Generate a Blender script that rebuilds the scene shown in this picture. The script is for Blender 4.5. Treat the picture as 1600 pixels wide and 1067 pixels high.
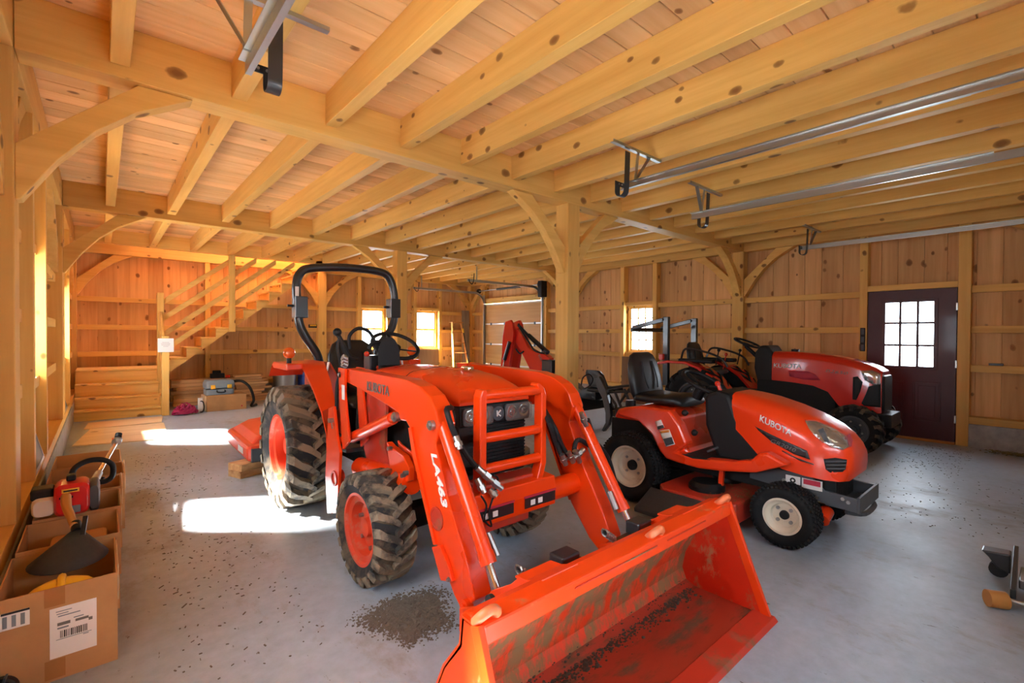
import bpy, bmesh, math, random
from mathutils import Vector, Matrix
random.seed(7)
for o in list(bpy.data.objects): bpy.data.objects.remove(o)
SC = bpy.context.scene
COL = SC.collection
R = math.radians
PI = math.pi

# ------------------------------------------------------------------ camera
CAM_H = 1.387
FPX = 737.8                                    # focal length in pixels of a 1600 x 1067 frame
YAW, PITCH, ROLL = R(40.987), R(-0.71), R(0.339)
_f = Vector((math.sin(YAW)*math.cos(PITCH), math.cos(YAW)*math.cos(PITCH), math.sin(PITCH)))
_r = Vector((math.cos(YAW), -math.sin(YAW), 0)); _u = _r.cross(_f)
RIGHT = math.cos(ROLL)*_r + math.sin(ROLL)*_u
UP = -math.sin(ROLL)*_r + math.cos(ROLL)*_u
FWD = _f
cam = bpy.data.cameras.new('camera'); camo = bpy.data.objects.new('camera', cam); COL.objects.link(camo)
cam.sensor_width = 36; cam.lens = FPX/1600*36; cam.clip_start = 0.02; cam.clip_end = 200
camo.matrix_world = Matrix(((RIGHT.x, UP.x, -FWD.x, 0), (RIGHT.y, UP.y, -FWD.y, 0), (RIGHT.z, UP.z, -FWD.z, CAM_H), (0, 0, 0, 1)))
SC.camera = camo
def ray(x, y): return RIGHT*((x-800)/FPX) + UP*(-(y-533.5)/FPX) + FWD
def on(x, y, axis, val):                       # the point where a pixel's ray meets the plane axis = val
    d = ray(x, y); c = Vector((0, 0, CAM_H)); t = (val-c[axis])/d[axis]
    return c + d*t
def yz(pts, X): return [(p.y, p.z) for p in (on(x, y, 0, X) for x, y in pts)]

# ------------------------------------------------------------------ world, sun, exposure
wd = bpy.data.worlds.new('World'); SC.world = wd; wd.use_nodes = True
wn = wd.node_tree.nodes; wl = wd.node_tree.links
bg = wn['Background']; bg.inputs[0].default_value = (0.76, 0.88, 1.0, 1); bg.inputs[1].default_value = 9.0
sun = bpy.data.lights.new('sun', 'SUN'); sun.energy = 85; sun.angle = R(8.0); sun.color = (1.0, 0.93, 0.82)
suno = bpy.data.objects.new('sun', sun); COL.objects.link(suno)
suno.rotation_euler = Vector((0.90, -0.63, -1.0)).to_track_quat('-Z', 'Y').to_euler()
SC.view_settings.view_transform = 'Standard'; SC.view_settings.look = 'None'
SC.view_settings.gamma = 1.0; SC.view_settings.use_curve_mapping = False
SC.view_settings.exposure = 1.45
SC.cycles.max_bounces = 10; SC.cycles.diffuse_bounces = 7; SC.cycles.glossy_bounces = 4; SC.cycles.transparent_max_bounces = 8
SC.cycles.caustics_reflective = False; SC.cycles.caustics_refractive = False
SC.cycles.sample_clamp_indirect = 8.0
def portal(name, loc, rot, sx, sy):            # guides sky light through an opening; gives no light itself
    l = bpy.data.lights.new(name, 'AREA'); l.shape = 'RECTANGLE'; l.size = sx; l.size_y = sy; l.cycles.is_portal = True
    o = bpy.data.objects.new(name, l); COL.objects.link(o); o.location = loc; o.rotation_euler = rot; return o

# ------------------------------------------------------------------ materials
MATS = {}
def newmat(name):
    m = bpy.data.materials.new(name); m.use_nodes = True; m.node_tree.nodes.clear(); MATS[name] = m
    return m, m.node_tree.nodes, m.node_tree.links
def nd(n, typ, **kw):
    x = n.new(typ)
    for k, v in kw.items(): setattr(x, k, v)
    return x
def princ(n, l, col=None, rough=0.5, metal=0.0, coat=0.0, spec=0.5):
    b = nd(n, 'ShaderNodeBsdfPrincipled'); o = nd(n, 'ShaderNodeOutputMaterial'); l.new(b.outputs[0], o.inputs[0])
    if col: b.inputs['Base Color'].default_value = (*col, 1)
    b.inputs['Roughness'].default_value = rough; b.inputs['Metallic'].default_value = metal
    b.inputs['Coat Weight'].default_value = coat; b.inputs['Coat Roughness'].default_value = 0.08
    b.inputs['Specular IOR Level'].default_value = spec
    return b
def ramp(n, stops, interp='LINEAR'):
    r = nd(n, 'ShaderNodeValToRGB'); e = r.color_ramp.elements; r.color_ramp.interpolation = interp
    while len(e) < len(stops): e.new(0.5)
    for i, (p, c) in enumerate(stops):
        e[i].position = p; e[i].color = (*c, 1) if len(c) == 3 else c
    return r
def mixc(n, l, fac, a, b, mode='MIX'):
    m = nd(n, 'ShaderNodeMix', data_type='RGBA', blend_type=mode)
    for s, v in ((0, fac), (6, a), (7, b)):
        if isinstance(v, (int, float)): m.inputs[s].default_value = v
        elif isinstance(v, tuple): m.inputs[s].default_value = (*v, 1)
        else: l.new(v, m.inputs[s])
    return m.outputs[2]
def bump(n, l, b, h, strength=0.3, dist=0.01):
    x = nd(n, 'ShaderNodeBump'); x.inputs['Strength'].default_value = strength; x.inputs['Distance'].default_value = dist
    l.new(h, x.inputs['Height']); l.new(x.outputs[0], b.inputs['Normal'])
def noise(n, l, vec, scale, detail=4, rough=0.55):
    t = nd(n, 'ShaderNodeTexNoise'); t.inputs['Scale'].default_value = scale; t.inputs['Detail'].default_value = detail
    t.inputs['Roughness'].default_value = rough; l.new(vec, t.inputs['Vector']); return t.outputs['Fac']

def wood(name, axis, light, dark, knots=0.35, rough=0.55, knot_scale=1.0, spread=0.10, flat=None, ksize=(0.10, 0.30)):
    m, n, l = newmat(name); b = princ(n, l, None, rough, spec=0.25)
    tc = nd(n, 'ShaderNodeTexCoord'); oi = nd(n, 'ShaderNodeObjectInfo')
    off = nd(n, 'ShaderNodeVectorMath', operation='SCALE'); off.inputs[0].default_value = (37.0, 53.0, 71.0); l.new(oi.outputs['Random'], off.inputs['Scale'])
    add = nd(n, 'ShaderNodeVectorMath', operation='ADD'); l.new(tc.outputs['Object'], add.inputs[0]); l.new(off.outputs[0], add.inputs[1])
    def scaled(s_long, s_cross):
        mp = nd(n, 'ShaderNodeMapping'); l.new(add.outputs[0], mp.inputs[0])
        s = [s_cross]*3; s[axis] = s_long; mp.inputs['Scale'].default_value = s; return mp.outputs[0]
    g1 = noise(n, l, scaled(0.9, 16), 1.0, 5, 0.6)             # streaks of grain
    g2 = noise(n, l, scaled(0.35, 2.5), 1.0, 2, 0.5)           # broad colour drift
    r1 = ramp(n, [(0.30, dark), (0.62, light)]); l.new(g1, r1.inputs[0])
    r2 = ramp(n, [(0.3, (0.86, 0.80, 0.74)), (0.7, (1.06, 1.04, 1.02))]); l.new(g2, r2.inputs[0])
    c = mixc(n, l, 1.0, r1.outputs[0], r2.outputs[0], 'MULTIPLY')
    hv = nd(n, 'ShaderNodeMapRange'); l.new(oi.outputs['Random'], hv.inputs[0]); hv.inputs[3].default_value = 1-spread; hv.inputs[4].default_value = 1+spread
    hs = nd(n, 'ShaderNodeHueSaturation'); l.new(c, hs.inputs['Color']); l.new(hv.outputs[0], hs.inputs['Value'])
    c = hs.outputs[0]
    # knots: round dark spots in some cells of a stretched Voronoi
    kv = nd(n, 'ShaderNodeTexVoronoi'); kv.inputs['Scale'].default_value = 1.0; kv.inputs['Randomness'].default_value = 0.85
    kmp = nd(n, 'ShaderNodeMapping'); l.new(add.outputs[0], kmp.inputs[0]); ks = [6.2*knot_scale]*3; ks[axis] = 4.2*knot_scale
    if flat is not None: ks[flat] = 0.05
    kmp.inputs['Scale'].default_value = ks; l.new(kmp.outputs[0], kv.inputs['Vector'])
    sep = nd(n, 'ShaderNodeSeparateColor'); l.new(kv.outputs['Color'], sep.inputs[0])
    size = nd(n, 'ShaderNodeMapRange'); l.new(sep.outputs[1], size.inputs[0]); size.inputs[3].default_value = ksize[0]; size.inputs[4].default_value = ksize[1]
    sel = nd(n, 'ShaderNodeMath', operation='LESS_THAN'); l.new(sep.outputs[0], sel.inputs[0]); sel.inputs[1].default_value = knots
    dv = nd(n, 'ShaderNodeMath', operation='DIVIDE'); l.new(kv.outputs['Distance'], dv.inputs[0]); l.new(size.outputs[0], dv.inputs[1])
    wob = noise(n, l, scaled(14, 14), 1.0, 2)
    ad = nd(n, 'ShaderNodeMath', operation='ADD'); l.new(dv.outputs[0], ad.inputs[0])
    ws = nd(n, 'ShaderNodeMath', operation='MULTIPLY_ADD'); l.new(wob, ws.inputs[0]); ws.inputs[1].default_value = 0.7; ws.inputs[2].default_value = -0.35; l.new(ws.outputs[0], ad.inputs[1])
    kr = ramp(n, [(0.45, (1, 1, 1)), (0.8, (0.75, 0.75, 0.75)), (1.0, (0, 0, 0))]); l.new(ad.outputs[0], kr.inputs[0])
    kf = nd(n, 'ShaderNodeMath', operation='MULTIPLY'); l.new(kr.outputs[0], kf.inputs[0]); l.new(sel.outputs[0], kf.inputs[1])
    kc = nd(n, 'ShaderNodeMath', operation='MULTIPLY'); l.new(kf.outputs[0], kc.inputs[0]); kc.inputs[1].default_value = 0.85
    c = mixc(n, l, kc.outputs[0], c, (0.16, 0.055, 0.015))
    l.new(c, b.inputs['Base Color']); bump(n, l, b, g1, 0.08, 0.004)
    return m
TL, TD = (0.82, 0.525, 0.155), (0.72, 0.42, 0.105)               # planed timbers: pale yellow pine
BL, BD = (0.75, 0.465, 0.205), (0.62, 0.35, 0.13)              # sawn boards: a little pinker
for i, a in enumerate('xyz'):
    wood('timber_'+a, i, TL, TD, 0.60, 0.5, 1.05, 0.08, None, (0.08, 0.27))
wood('board_z', 2, BL, BD, 0.55, 0.6, 1.0, 0.12, 0, (0.07, 0.28))      # boards of the side walls
wood('board_zy', 2, BL, BD, 0.55, 0.6, 1.0, 0.12, 1, (0.07, 0.28))     # boards of the back wall
wood('deck_x', 0, (0.83, 0.55, 0.28), (0.73, 0.45, 0.20), 0.38, 0.6, 1.1, 0.12, 2, (0.07, 0.22))
wood('old_lumber', 0, (0.76, 0.49, 0.24), (0.48, 0.26, 0.11), 0.3, 0.7, 1.0, 0.3)
wood('grey_lumber', 2, (0.36, 0.32, 0.25), (0.22, 0.18, 0.13), 0.2, 0.8, 1.0, 0.1)
wood('plywood', 0, (0.86, 0.70, 0.47), (0.78, 0.60, 0.37), 0.06, 0.6)
wood('brown_panel', 2, (0.30, 0.17, 0.09), (0.22, 0.12, 0.06), 0.0, 0.7)

def paint(name, col, rough=0.28, coat=0.5, dirt=None, amt=0.0, dscale=3.0, stretch=None):
    m, n, l = newmat(name); b = princ(n, l, col, rough, coat=coat)
    tc = nd(n, 'ShaderNodeTexCoord')
    v = noise(n, l, tc.outputs['Object'], 2.2, 3)
    rr = nd(n, 'ShaderNodeMapRange'); l.new(v, rr.inputs[0]); rr.inputs[3].default_value = rough*0.8; rr.inputs[4].default_value = rough*1.35; l.new(rr.outputs[0], b.inputs['Roughness'])
    if dirt:
        dv = tc.outputs['Object']
        if stretch:
            mp = nd(n, 'ShaderNodeMapping'); l.new(dv, mp.inputs[0]); mp.inputs['Scale'].default_value = stretch; dv = mp.outputs[0]
        d = noise(n, l, dv, dscale, 9, 0.72)
        r = ramp(n, [(0.60-amt, (0, 0, 0)), (0.72-amt, (1, 1, 1))]); l.new(d, r.inputs[0])
        l.new(mixc(n, l, r.outputs[0], col, dirt), b.inputs['Base Color'])
        l.new(mixc(n, l, r.outputs[0], (rough,)*3, (0.85,)*3), b.inputs['Roughness'])
        b.inputs['Coat Weight'].default_value = coat*0.4
    return m
ORANGE = (0.80, 0.050, 0.002)
paint('orange_paint', ORANGE, 0.27, 0.15)
paint('shaded_orange', (0.66, 0.020, 0.008), 0.22, 0.8)  # the tractor orange, with shade put into it as a darker red
paint('mower_paint', (0.80, 0.046, 0.006), 0.27, 0.4)
paint('bucket_paint', (0.80, 0.055, 0.003), 0.38, 0.08, (0.42, 0.24, 0.09), 0.0, 4.5)
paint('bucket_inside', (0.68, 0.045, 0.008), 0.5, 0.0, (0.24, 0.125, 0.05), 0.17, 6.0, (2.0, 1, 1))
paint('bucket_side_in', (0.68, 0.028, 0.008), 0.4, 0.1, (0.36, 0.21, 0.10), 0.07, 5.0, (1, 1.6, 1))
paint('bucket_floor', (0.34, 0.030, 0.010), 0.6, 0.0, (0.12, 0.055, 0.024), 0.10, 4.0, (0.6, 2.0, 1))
paint('worn_orange', (0.72, 0.17, 0.06), 0.45, 0.0, (0.45, 0.28, 0.2), 0.05, 9)
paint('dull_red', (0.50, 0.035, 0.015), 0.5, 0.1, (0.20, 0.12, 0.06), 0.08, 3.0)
paint('cutter_paint', (0.80, 0.075, 0.03), 0.4, 0.2)
paint('wheel_orange', (0.66, 0.06, 0.02), 0.45, 0.05, (0.50, 0.22, 0.14), 0.06, 5)
paint('wheel_cream', (0.72, 0.64, 0.50), 0.5, 0.1, (0.42, 0.30, 0.17), 0.02, 5)
paint('black_paint', (0.018, 0.018, 0.020), 0.32, 0.3)
paint('dark_grey', (0.055, 0.062, 0.072), 0.45, 0.1)
paint('maroon_paint', (0.060, 0.007, 0.011), 0.42, 0.1)
paint('blue_plastic', (0.02, 0.06, 0.35), 0.4, 0.1)
paint('grey_plastic', (0.20, 0.25, 0.29), 0.5, 0.0)
paint('yellow_plastic', (0.85, 0.50, 0.03), 0.45, 0.1)
paint('white_paint', (0.80, 0.79, 0.76), 0.5)
paint('paper_white', (0.82, 0.80, 0.78), 0.7, 0.0)
paint('print_black', (0.02, 0.02, 0.02), 0.6, 0.0)
paint('silver_letter', (0.72, 0.72, 0.70), 0.35, 0.2)
paint('grey_letter', (0.16, 0.15, 0.14), 0.4, 0.1)
paint('label_orange', (0.75, 0.28, 0.04), 0.5, 0.0)
paint('label_red', (0.45, 0.02, 0.05), 0.5, 0.0)
paint('trimmer_red', (0.62, 0.012, 0.015), 0.3, 0.5)
paint('magenta_cord', (0.42, 0.015, 0.11), 0.45, 0.0)
paint('red_lens', (0.60, 0.03, 0.01), 0.2, 0.5)
paint('handle_wood', (0.50, 0.22, 0.05), 0.5, 0.1)
def plain(name, col, rough, metal=0.0, bumps=0.0, bscale=40, spec=0.5):
    m, n, l = newmat(name); b = princ(n, l, col, rough, metal, spec=spec)
    tc = nd(n, 'ShaderNodeTexCoord'); v = noise(n, l, tc.outputs['Object'], bscale, 4)
    rr = nd(n, 'ShaderNodeMapRange'); l.new(v, rr.inputs[0]); rr.inputs[3].default_value = rough*0.75; rr.inputs[4].default_value = min(1, rough*1.25); l.new(rr.outputs[0], b.inputs['Roughness'])
    if bumps: bump(n, l, b, v, bumps, 0.003)
    return m
plain('black_vinyl', (0.010, 0.010, 0.011), 0.38, 0, 0.12, 260)
plain('black_plastic', (0.009, 0.009, 0.010), 0.5, 0, 0.08, 120, 0.3)
plain('black_rubber', (0.011, 0.011, 0.012), 0.6, spec=0.3)
plain('charcoal_rubber', (0.030, 0.029, 0.028), 0.7, 0, 0.2, 60)
plain('galvanised', (0.44, 0.455, 0.44), 0.34, 1.0, 0.06, 30)
plain('dull_steel', (0.40, 0.40, 0.39), 0.42, 1.0)
plain('chrome', (0.82, 0.82, 0.82), 0.12, 1.0)
plain('lamp_gold', (0.45, 0.36, 0.22), 0.2, 0.8)
plain('engine_black', (0.012, 0.012, 0.012), 0.65, 0, 0.3, 50, 0.25)
plain('hinge_steel', (0.55, 0.55, 0.52), 0.35, 1.0)
def tyre_mat(name, base, mud, amt, scale):
    m, n, l = newmat(name); b = princ(n, l, base, 0.75, spec=0.25)
    tc = nd(n, 'ShaderNodeTexCoord'); v = noise(n, l, tc.outputs['Object'], scale, 7, 0.65)
    r = ramp(n, [(0.60-amt, (0, 0, 0)), (0.72-amt, (1, 1, 1))]); l.new(v, r.inputs[0])
    l.new(mixc(n, l, r.outputs[0], base, mud), b.inputs['Base Color']); bump(n, l, b, v, 0.25, 0.006)
    return m
tyre_mat('tyre_muddy', (0.030, 0.030, 0.032), (0.13, 0.10, 0.07), 0.14, 7)
tyre_mat('tyre_lug', (0.055, 0.05, 0.045), (0.25, 0.20, 0.14), 0.20, 6)
tyre_mat('tyre_clean', (0.010, 0.010, 0.011), (0.020, 0.019, 0.018), 0.05, 9)
def cardboard(name, col):
    m, n, l = newmat(name); b = princ(n, l, col, 0.75, spec=0.2)
    tc = nd(n, 'ShaderNodeTexCoord'); v = noise(n, l, tc.outputs['Object'], 5, 6)
    r = ramp(n, [(0.3, tuple(c*0.82 for c in col)), (0.7, tuple(min(1, c*1.1) for c in col))]); l.new(v, r.inputs[0]); l.new(r.outputs[0], b.inputs['Base Color'])
    return m
cardboard('cardboard', (0.50, 0.27, 0.115)); cardboard('cardboard_pale', (0.66, 0.47, 0.28)); cardboard('packing_tape', (0.40, 0.18, 0.06))
def lens(name, col, rough=0.05, alpha=0.35):
    m, n, l = newmat(name); b = princ(n, l, col, rough)
    b.inputs['Alpha'].default_value = alpha; b.inputs['Coat Weight'].default_value = 1.0
    return m
lens('clear_lens', (0.35, 0.34, 0.33), 0.04, 0.13)
lens('smoked_lens', (0.30, 0.28, 0.26), 0.05, 0.22)
m, n, l = newmat('amber_lens'); b = princ(n, l, (0.80, 0.13, 0.015), 0.18, coat=0.6)
tc = nd(n, 'ShaderNodeTexCoord'); vv = nd(n, 'ShaderNodeTexVoronoi'); vv.inputs['Scale'].default_value = 45; l.new(tc.outputs['Object'], vv.inputs['Vector']); bump(n, l, b, vv.outputs['Distance'], 0.5, 0.004)
# window glass: thin clear pane
m, n, l = newmat('window_glass'); o = nd(n, 'ShaderNodeOutputMaterial')
tr = nd(n, 'ShaderNodeBsdfTransparent'); gl = nd(n, 'ShaderNodeBsdfGlossy'); gl.inputs['Roughness'].default_value = 0.02
fr = nd(n, 'ShaderNodeLayerWeight'); fr.inputs[0].default_value = 0.5; pw = nd(n, 'ShaderNodeMath', operation='POWER'); pw.inputs[1].default_value = 4.0; l.new(fr.outputs['Facing'], pw.inputs[0]); mx = nd(n, 'ShaderNodeMixShader')
l.new(pw.outputs[0], mx.inputs[0]); l.new(tr.outputs[0], mx.inputs[1]); l.new(gl.outputs[0], mx.inputs[2]); l.new(mx.outputs[0], o.inputs[0])
# dark insect-screen panels
plain('dark_screen', (0.030, 0.032, 0.036), 0.35, 0, 0.1, 400)
# concrete slab: pale blue-grey paint worn by mud, grass and tyre marks
m, n, l = newmat('concrete'); b = princ(n, l, None, 0.4, spec=0.5)
tc = nd(n, 'ShaderNodeTexCoord'); V = tc.outputs['Object']
a1 = noise(n, l, V, 0.8, 6, 0.6); r1 = ramp(n, [(0.3, (0.31, 0.375, 0.45)), (0.7, (0.44, 0.52, 0.61))]); l.new(a1, r1.inputs[0])
a2 = noise(n, l, V, 14, 6, 0.7); r2 = ramp(n, [(0.3, (0.86, 0.86, 0.86)), (0.7, (1.06, 1.06, 1.06))]); l.new(a2, r2.inputs[0])
c = mixc(n, l, 1.0, r1.outputs[0], r2.outputs[0], 'MULTIPLY')
mp = nd(n, 'ShaderNodeMapping'); l.new(V, mp.inputs[0]); mp.inputs['Scale'].default_value = (1.5, 0.8, 1.0)
a3 = noise(n, l, mp.outputs[0], 1.6, 10, 0.74); r3 = ramp(n, [(0.54, (0, 0, 0)), (0.72, (0.85, 0.85, 0.85))]); l.new(a3, r3.inputs[0])
c = mixc(n, l, r3.outputs[0], c, (0.27, 0.22, 0.16))
mp2 = nd(n, 'ShaderNodeMapping'); l.new(V, mp2.inputs[0]); mp2.inputs['Scale'].default_value = (30, 11, 1); mp2.inputs['Rotation'].default_value = (0, 0, 0.5)
a4 = noise(n, l, mp2.outputs[0], 1.0, 5, 0.7); r4 = ramp(n, [(0.66, (0, 0, 0)), (0.71, (1, 1, 1))]); l.new(a4, r4.inputs[0])
c = mixc(n, l, r4.outputs[0], c, (0.10, 0.08, 0.06))
l.new(c, b.inputs['Base Color'])
rr = ramp(n, [(0.3, (0.34,)*3), (0.7, (0.55,)*3)]); l.new(a1, rr.inputs[0]); l.new(mixc(n, l, r3.outputs[0], rr.outputs[0], (0.8,)*3), b.inputs['Roughness'])
bump(n, l, b, a2, 0.05, 0.004)
m, n, l = newmat('kerb_concrete'); b = princ(n, l, None, 0.8)
tc = nd(n, 'ShaderNodeTexCoord'); v = noise(n, l, tc.outputs['Object'], 7, 8, 0.65); r = ramp(n, [(0.3, (0.27, 0.265, 0.25)), (0.7, (0.46, 0.455, 0.44))]); l.new(v, r.inputs[0]); l.new(r.outputs[0], b.inputs['Base Color']); bump(n, l, b, v, 0.2, 0.006)
plain('dried_mud', (0.15, 0.125, 0.10), 0.95, 0, 0.8, 25)
plain('dark_mud', (0.05, 0.038, 0.025), 0.95, 0, 0.8, 25)
plain('dried_grass', (0.20, 0.17, 0.07), 0.95, 0, 0.8, 60)

# ------------------------------------------------------------------ mesh helpers (all in world coordinates)
def new(): return bmesh.new()
def box(bm, lo, hi):
    r = bmesh.ops.create_cube(bm, size=1)
    c = [(a+b_)/2 for a, b_ in zip(lo, hi)]; s = [abs(b_-a) for a, b_ in zip(lo, hi)]
    for v in r['verts']: v.co = Vector((c[0]+v.co.x*s[0], c[1]+v.co.y*s[1], c[2]+v.co.z*s[2]))
    return r['verts']
def obox(bm, c, size, mat3):                    # oriented box
    r = bmesh.ops.create_cube(bm, size=1)
    for v in r['verts']: v.co = Vector(c) + mat3 @ Vector((v.co.x*size[0], v.co.y*size[1], v.co.z*size[2]))
    return r['verts']
def frame(d, up=(0, 0, 1)):
    d = Vector(d).normalized(); up = Vector(up)
    if abs(d.dot(up)) > 0.99: up = Vector((0, 1, 0))
    s = d.cross(up).normalized(); u = s.cross(d)
    return Matrix((d, s, u)).transposed()
def bar(bm, p0, p1, w, h, up=(0, 0, 1)):        # rectangular bar from p0 to p1, w sideways, h along up
    p0, p1 = Vector(p0), Vector(p1); d = p1-p0
    return obox(bm, (p0+p1)/2, (d.length, w, h), frame(d, up))
def prism(bm, prof, axis, lo, hi):              # closed polygon in the two other axes, extruded along axis
    def pt(a, b_, t):
        return (t, a, b_) if axis == 0 else (a, t, b_) if axis == 1 else (a, b_, t)
    A = [bm.verts.new(pt(a, b_, lo)) for a, b_ in prof]; B = [bm.verts.new(pt(a, b_, hi)) for a, b_ in prof]
    k = len(prof); bm.faces.new(A); bm.faces.new(B[::-1])
    for i in range(k): bm.faces.new((A[i], B[i], B[(i+1) % k], A[(i+1) % k]))
    return A+B
def tube(bm, pts, r, seg=10, closed=False, cap=True):
    pts = [Vector(p) for p in pts]; k = len(pts); rings = []; up = None
    for i, p in enumerate(pts):
        a = pts[(i-1) % k] if (closed or i > 0) else p; b_ = pts[(i+1) % k] if (closed or i < k-1) else p
        t = (b_-a).normalized()
        if up is None: up = Vector((0, 0, 1)) if abs(t.z) < 0.9 else Vector((0, 1, 0))
        s = t.cross(up).normalized(); up = s.cross(t).normalized()
        rr = r[i] if isinstance(r, (list, tuple)) else r
        rings.append([bm.verts.new(p + (s*math.cos(2*PI*j/seg) + up*math.sin(2*PI*j/seg))*rr) for j in range(seg)])
    for i in range(k if closed else k-1):
        A, B = rings[i], rings[(i+1) % k]
        for j in range(seg): bm.faces.new((A[j], A[(j+1) % seg], B[(j+1) % seg], B[j]))
    if cap and not closed: bm.faces.new(rings[0][::-1]); bm.faces.new(rings[-1])
def cyl(bm, p0, p1, r, seg=16, r2=None): tube(bm, [p0, p1], [r, r if r2 is None else r2], seg)
def smooth_path(pts, n=6, closed=False):        # Catmull-Rom
    P = [Vector(p) for p in pts]; out = []; k = len(P)
    for i in range(k if closed else k-1):
        if closed: a, b_, c_, d = P[(i-1) % k], P[i], P[(i+1) % k], P[(i+2) % k]
        else: a, b_, c_, d = P[max(i-1, 0)], P[i], P[i+1], P[min(i+2, k-1)]
        for j in range(n):
            t = j/n; out.append(0.5*((2*b_)+(c_-a)*t+(2*a-5*b_+4*c_-d)*t*t+(3*b_-a-3*c_+d)*t**3))
    if not closed: out.append(P[-1])
    return out
def lathe(bm, prof, c, axis, seg=40, closed=True):  # prof: (offset along axis, radius)
    ax = Vector(axis).normalized(); o = Vector((0, 0, 1)) if abs(ax.z) < 0.9 else Vector((1, 0, 0))
    s = ax.cross(o).normalized(); u = s.cross(ax); c = Vector(c); rings = []
    for a, r in prof:
        rings.append([bm.verts.new(c+ax*a+(s*math.cos(2*PI*j/seg)+u*math.sin(2*PI*j/seg))*max(r, 1e-4)) for j in range(seg)])
    k = len(rings)
    for i in range(k if closed else k-1):
        A, B = rings[i], rings[(i+1) % k]
        for j in range(seg): bm.faces.new((A[j], A[(j+1) % seg], B[(j+1) % seg], B[j]))
    if not closed: bm.faces.new(rings[0][::-1]); bm.faces.new(rings[-1])
def loft(bm, secs, close_ends=True):
    rings = [[bm.verts.new(p) for p in s] for s in secs]; k = len(rings[0])
    for A, B in zip(rings, rings[1:]):
        for j in range(k): bm.faces.new((A[j], A[(j+1) % k], B[(j+1) % k], B[j]))
    if close_ends: bm.faces.new(rings[0][::-1]); bm.faces.new(rings[-1])
def rrect(w, h, r, n=4):                         # rounded rectangle centred on 0
    pts = []
    for cx, cy, a0 in ((w/2-r, h/2-r, 0), (-w/2+r, h/2-r, 90), (-w/2+r, -h/2+r, 180), (w/2-r, -h/2+r, 270)):
        for i in range(n+1):
            a = R(a0+90*i/n); pts.append((cx+r*math.cos(a), cy+r*math.sin(a)))
    return pts
def crumbs(items):                               # many small tilted blocks as one mesh: (matrix, size)
    V, F = [], []
    for m, sz in items:
        k = len(V)
        for x in (-0.5, 0.5):
            for y in (-0.5, 0.5):
                for z in (-0.5, 0.5): V.append(m @ Vector((x*sz[0], y*sz[1], z*sz[2])))
        F += [[k+i for i in q] for q in ((0, 1, 3, 2), (4, 6, 7, 5), (0, 4, 5, 1), (2, 3, 7, 6), (0, 2, 6, 4), (1, 5, 7, 3))]
    me = bpy.data.meshes.new('tmp'); me.from_pydata(V, [], F); bm = new(); bm.from_mesh(me); bpy.data.meshes.remove(me); return bm
def root_of(o):
    while o.parent: o = o.parent
    return o
def obj(name, bm, mat, parent=None, smooth=None, bevel=0.0, bseg=2, org=None):
    bmesh.ops.recalc_face_normals(bm, faces=bm.faces)
    me = bpy.data.meshes.new(name)
    if parent is not None: org = root_of(parent).location
    if org is None:
        cs = [v.co for v in bm.verts]
        org = Vector((sum((min(c.x for c in cs), max(c.x for c in cs)))/2, sum((min(c.y for c in cs), max(c.y for c in cs)))/2, min(c.z for c in cs)))
    org = Vector(org); bmesh.ops.translate(bm, verts=bm.verts, vec=-org)
    bm.to_mesh(me); bm.free()
    for mt in (mat if isinstance(mat, (list, tuple)) else [mat]): me.materials.append(MATS[mt])
    o = bpy.data.objects.new(name, me); COL.objects.link(o)
    if parent is not None: o.parent = parent
    else: o.location = org
    if smooth is not None:
        for p in me.polygons: p.use_smooth = True
        me.set_sharp_from_angle(angle=R(smooth))
    if bevel:
        md = o.modifiers.new('bevel', 'BEVEL'); md.width = bevel; md.segments = bseg; md.limit_method = 'ANGLE'; md.angle_limit = R(40); md.harden_normals = False
    return o
def tag(o, label, cat, group=None):
    o['label'] = label; o['category'] = cat
    if group: o['group'] = group
    return o
def thing(name, loc, label, cat, group=None):
    o = bpy.data.objects.new(name, None); COL.objects.link(o); o.location = loc; o.empty_display_size = 0.1
    return tag(o, label, cat, group)
def struct(o): o['kind'] = 'structure'; return o
def part(name, mat, parent, fn, *a, smooth=None, bevel=0.0, **k):
    bm = new(); fn(bm, *a, **k); return obj(name, bm, mat, parent, smooth, bevel)
def shared(name, proto, parent, loc):            # one more piece with the same mesh data
    o = bpy.data.objects.new(name, proto.data); COL.objects.link(o); o.parent = parent; o.location = loc; return o
def copy_tree(src, parent=None):
    c = src.copy(); COL.objects.link(c); c.parent = parent
    for ch in src.children: copy_tree(ch, c)
    return c
def text(name, s, mat, parent, pos, xdir, ydir, height, depth=0.002, shear=0.0, width=None, bold=0.0, align='LEFT'):
    cu = bpy.data.curves.new(name, 'FONT'); cu.body = s; cu.size = 1; cu.extrude = 0.02; cu.shear = shear; cu.offset = bold; cu.align_x = align
    t = bpy.data.objects.new('tmp', cu); COL.objects.link(t)
    dg = bpy.context.evaluated_depsgraph_get(); me = bpy.data.meshes.new_from_object(t.evaluated_get(dg))
    bpy.data.objects.remove(t)
    xd, yd = Vector(xdir).normalized(), Vector(ydir).normalized(); zd = xd.cross(yd).normalized(); yd = zd.cross(xd)
    xs = [v.co.x for v in me.vertices]; sx = height/0.72
    kx = sx if width is None else width/(max(xs)-min(xs)); sz = depth/0.02
    org = root_of(parent).location if parent else Vector((0, 0, 0))
    for v in me.vertices: v.co = Vector(pos) - org + xd*v.co.x*kx + yd*v.co.y*sx + zd*v.co.z*sz
    me.materials.clear(); me.materials.append(MATS[mat])
    o = bpy.data.objects.new(name, me); COL.objects.link(o); o.parent = parent; return o
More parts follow.
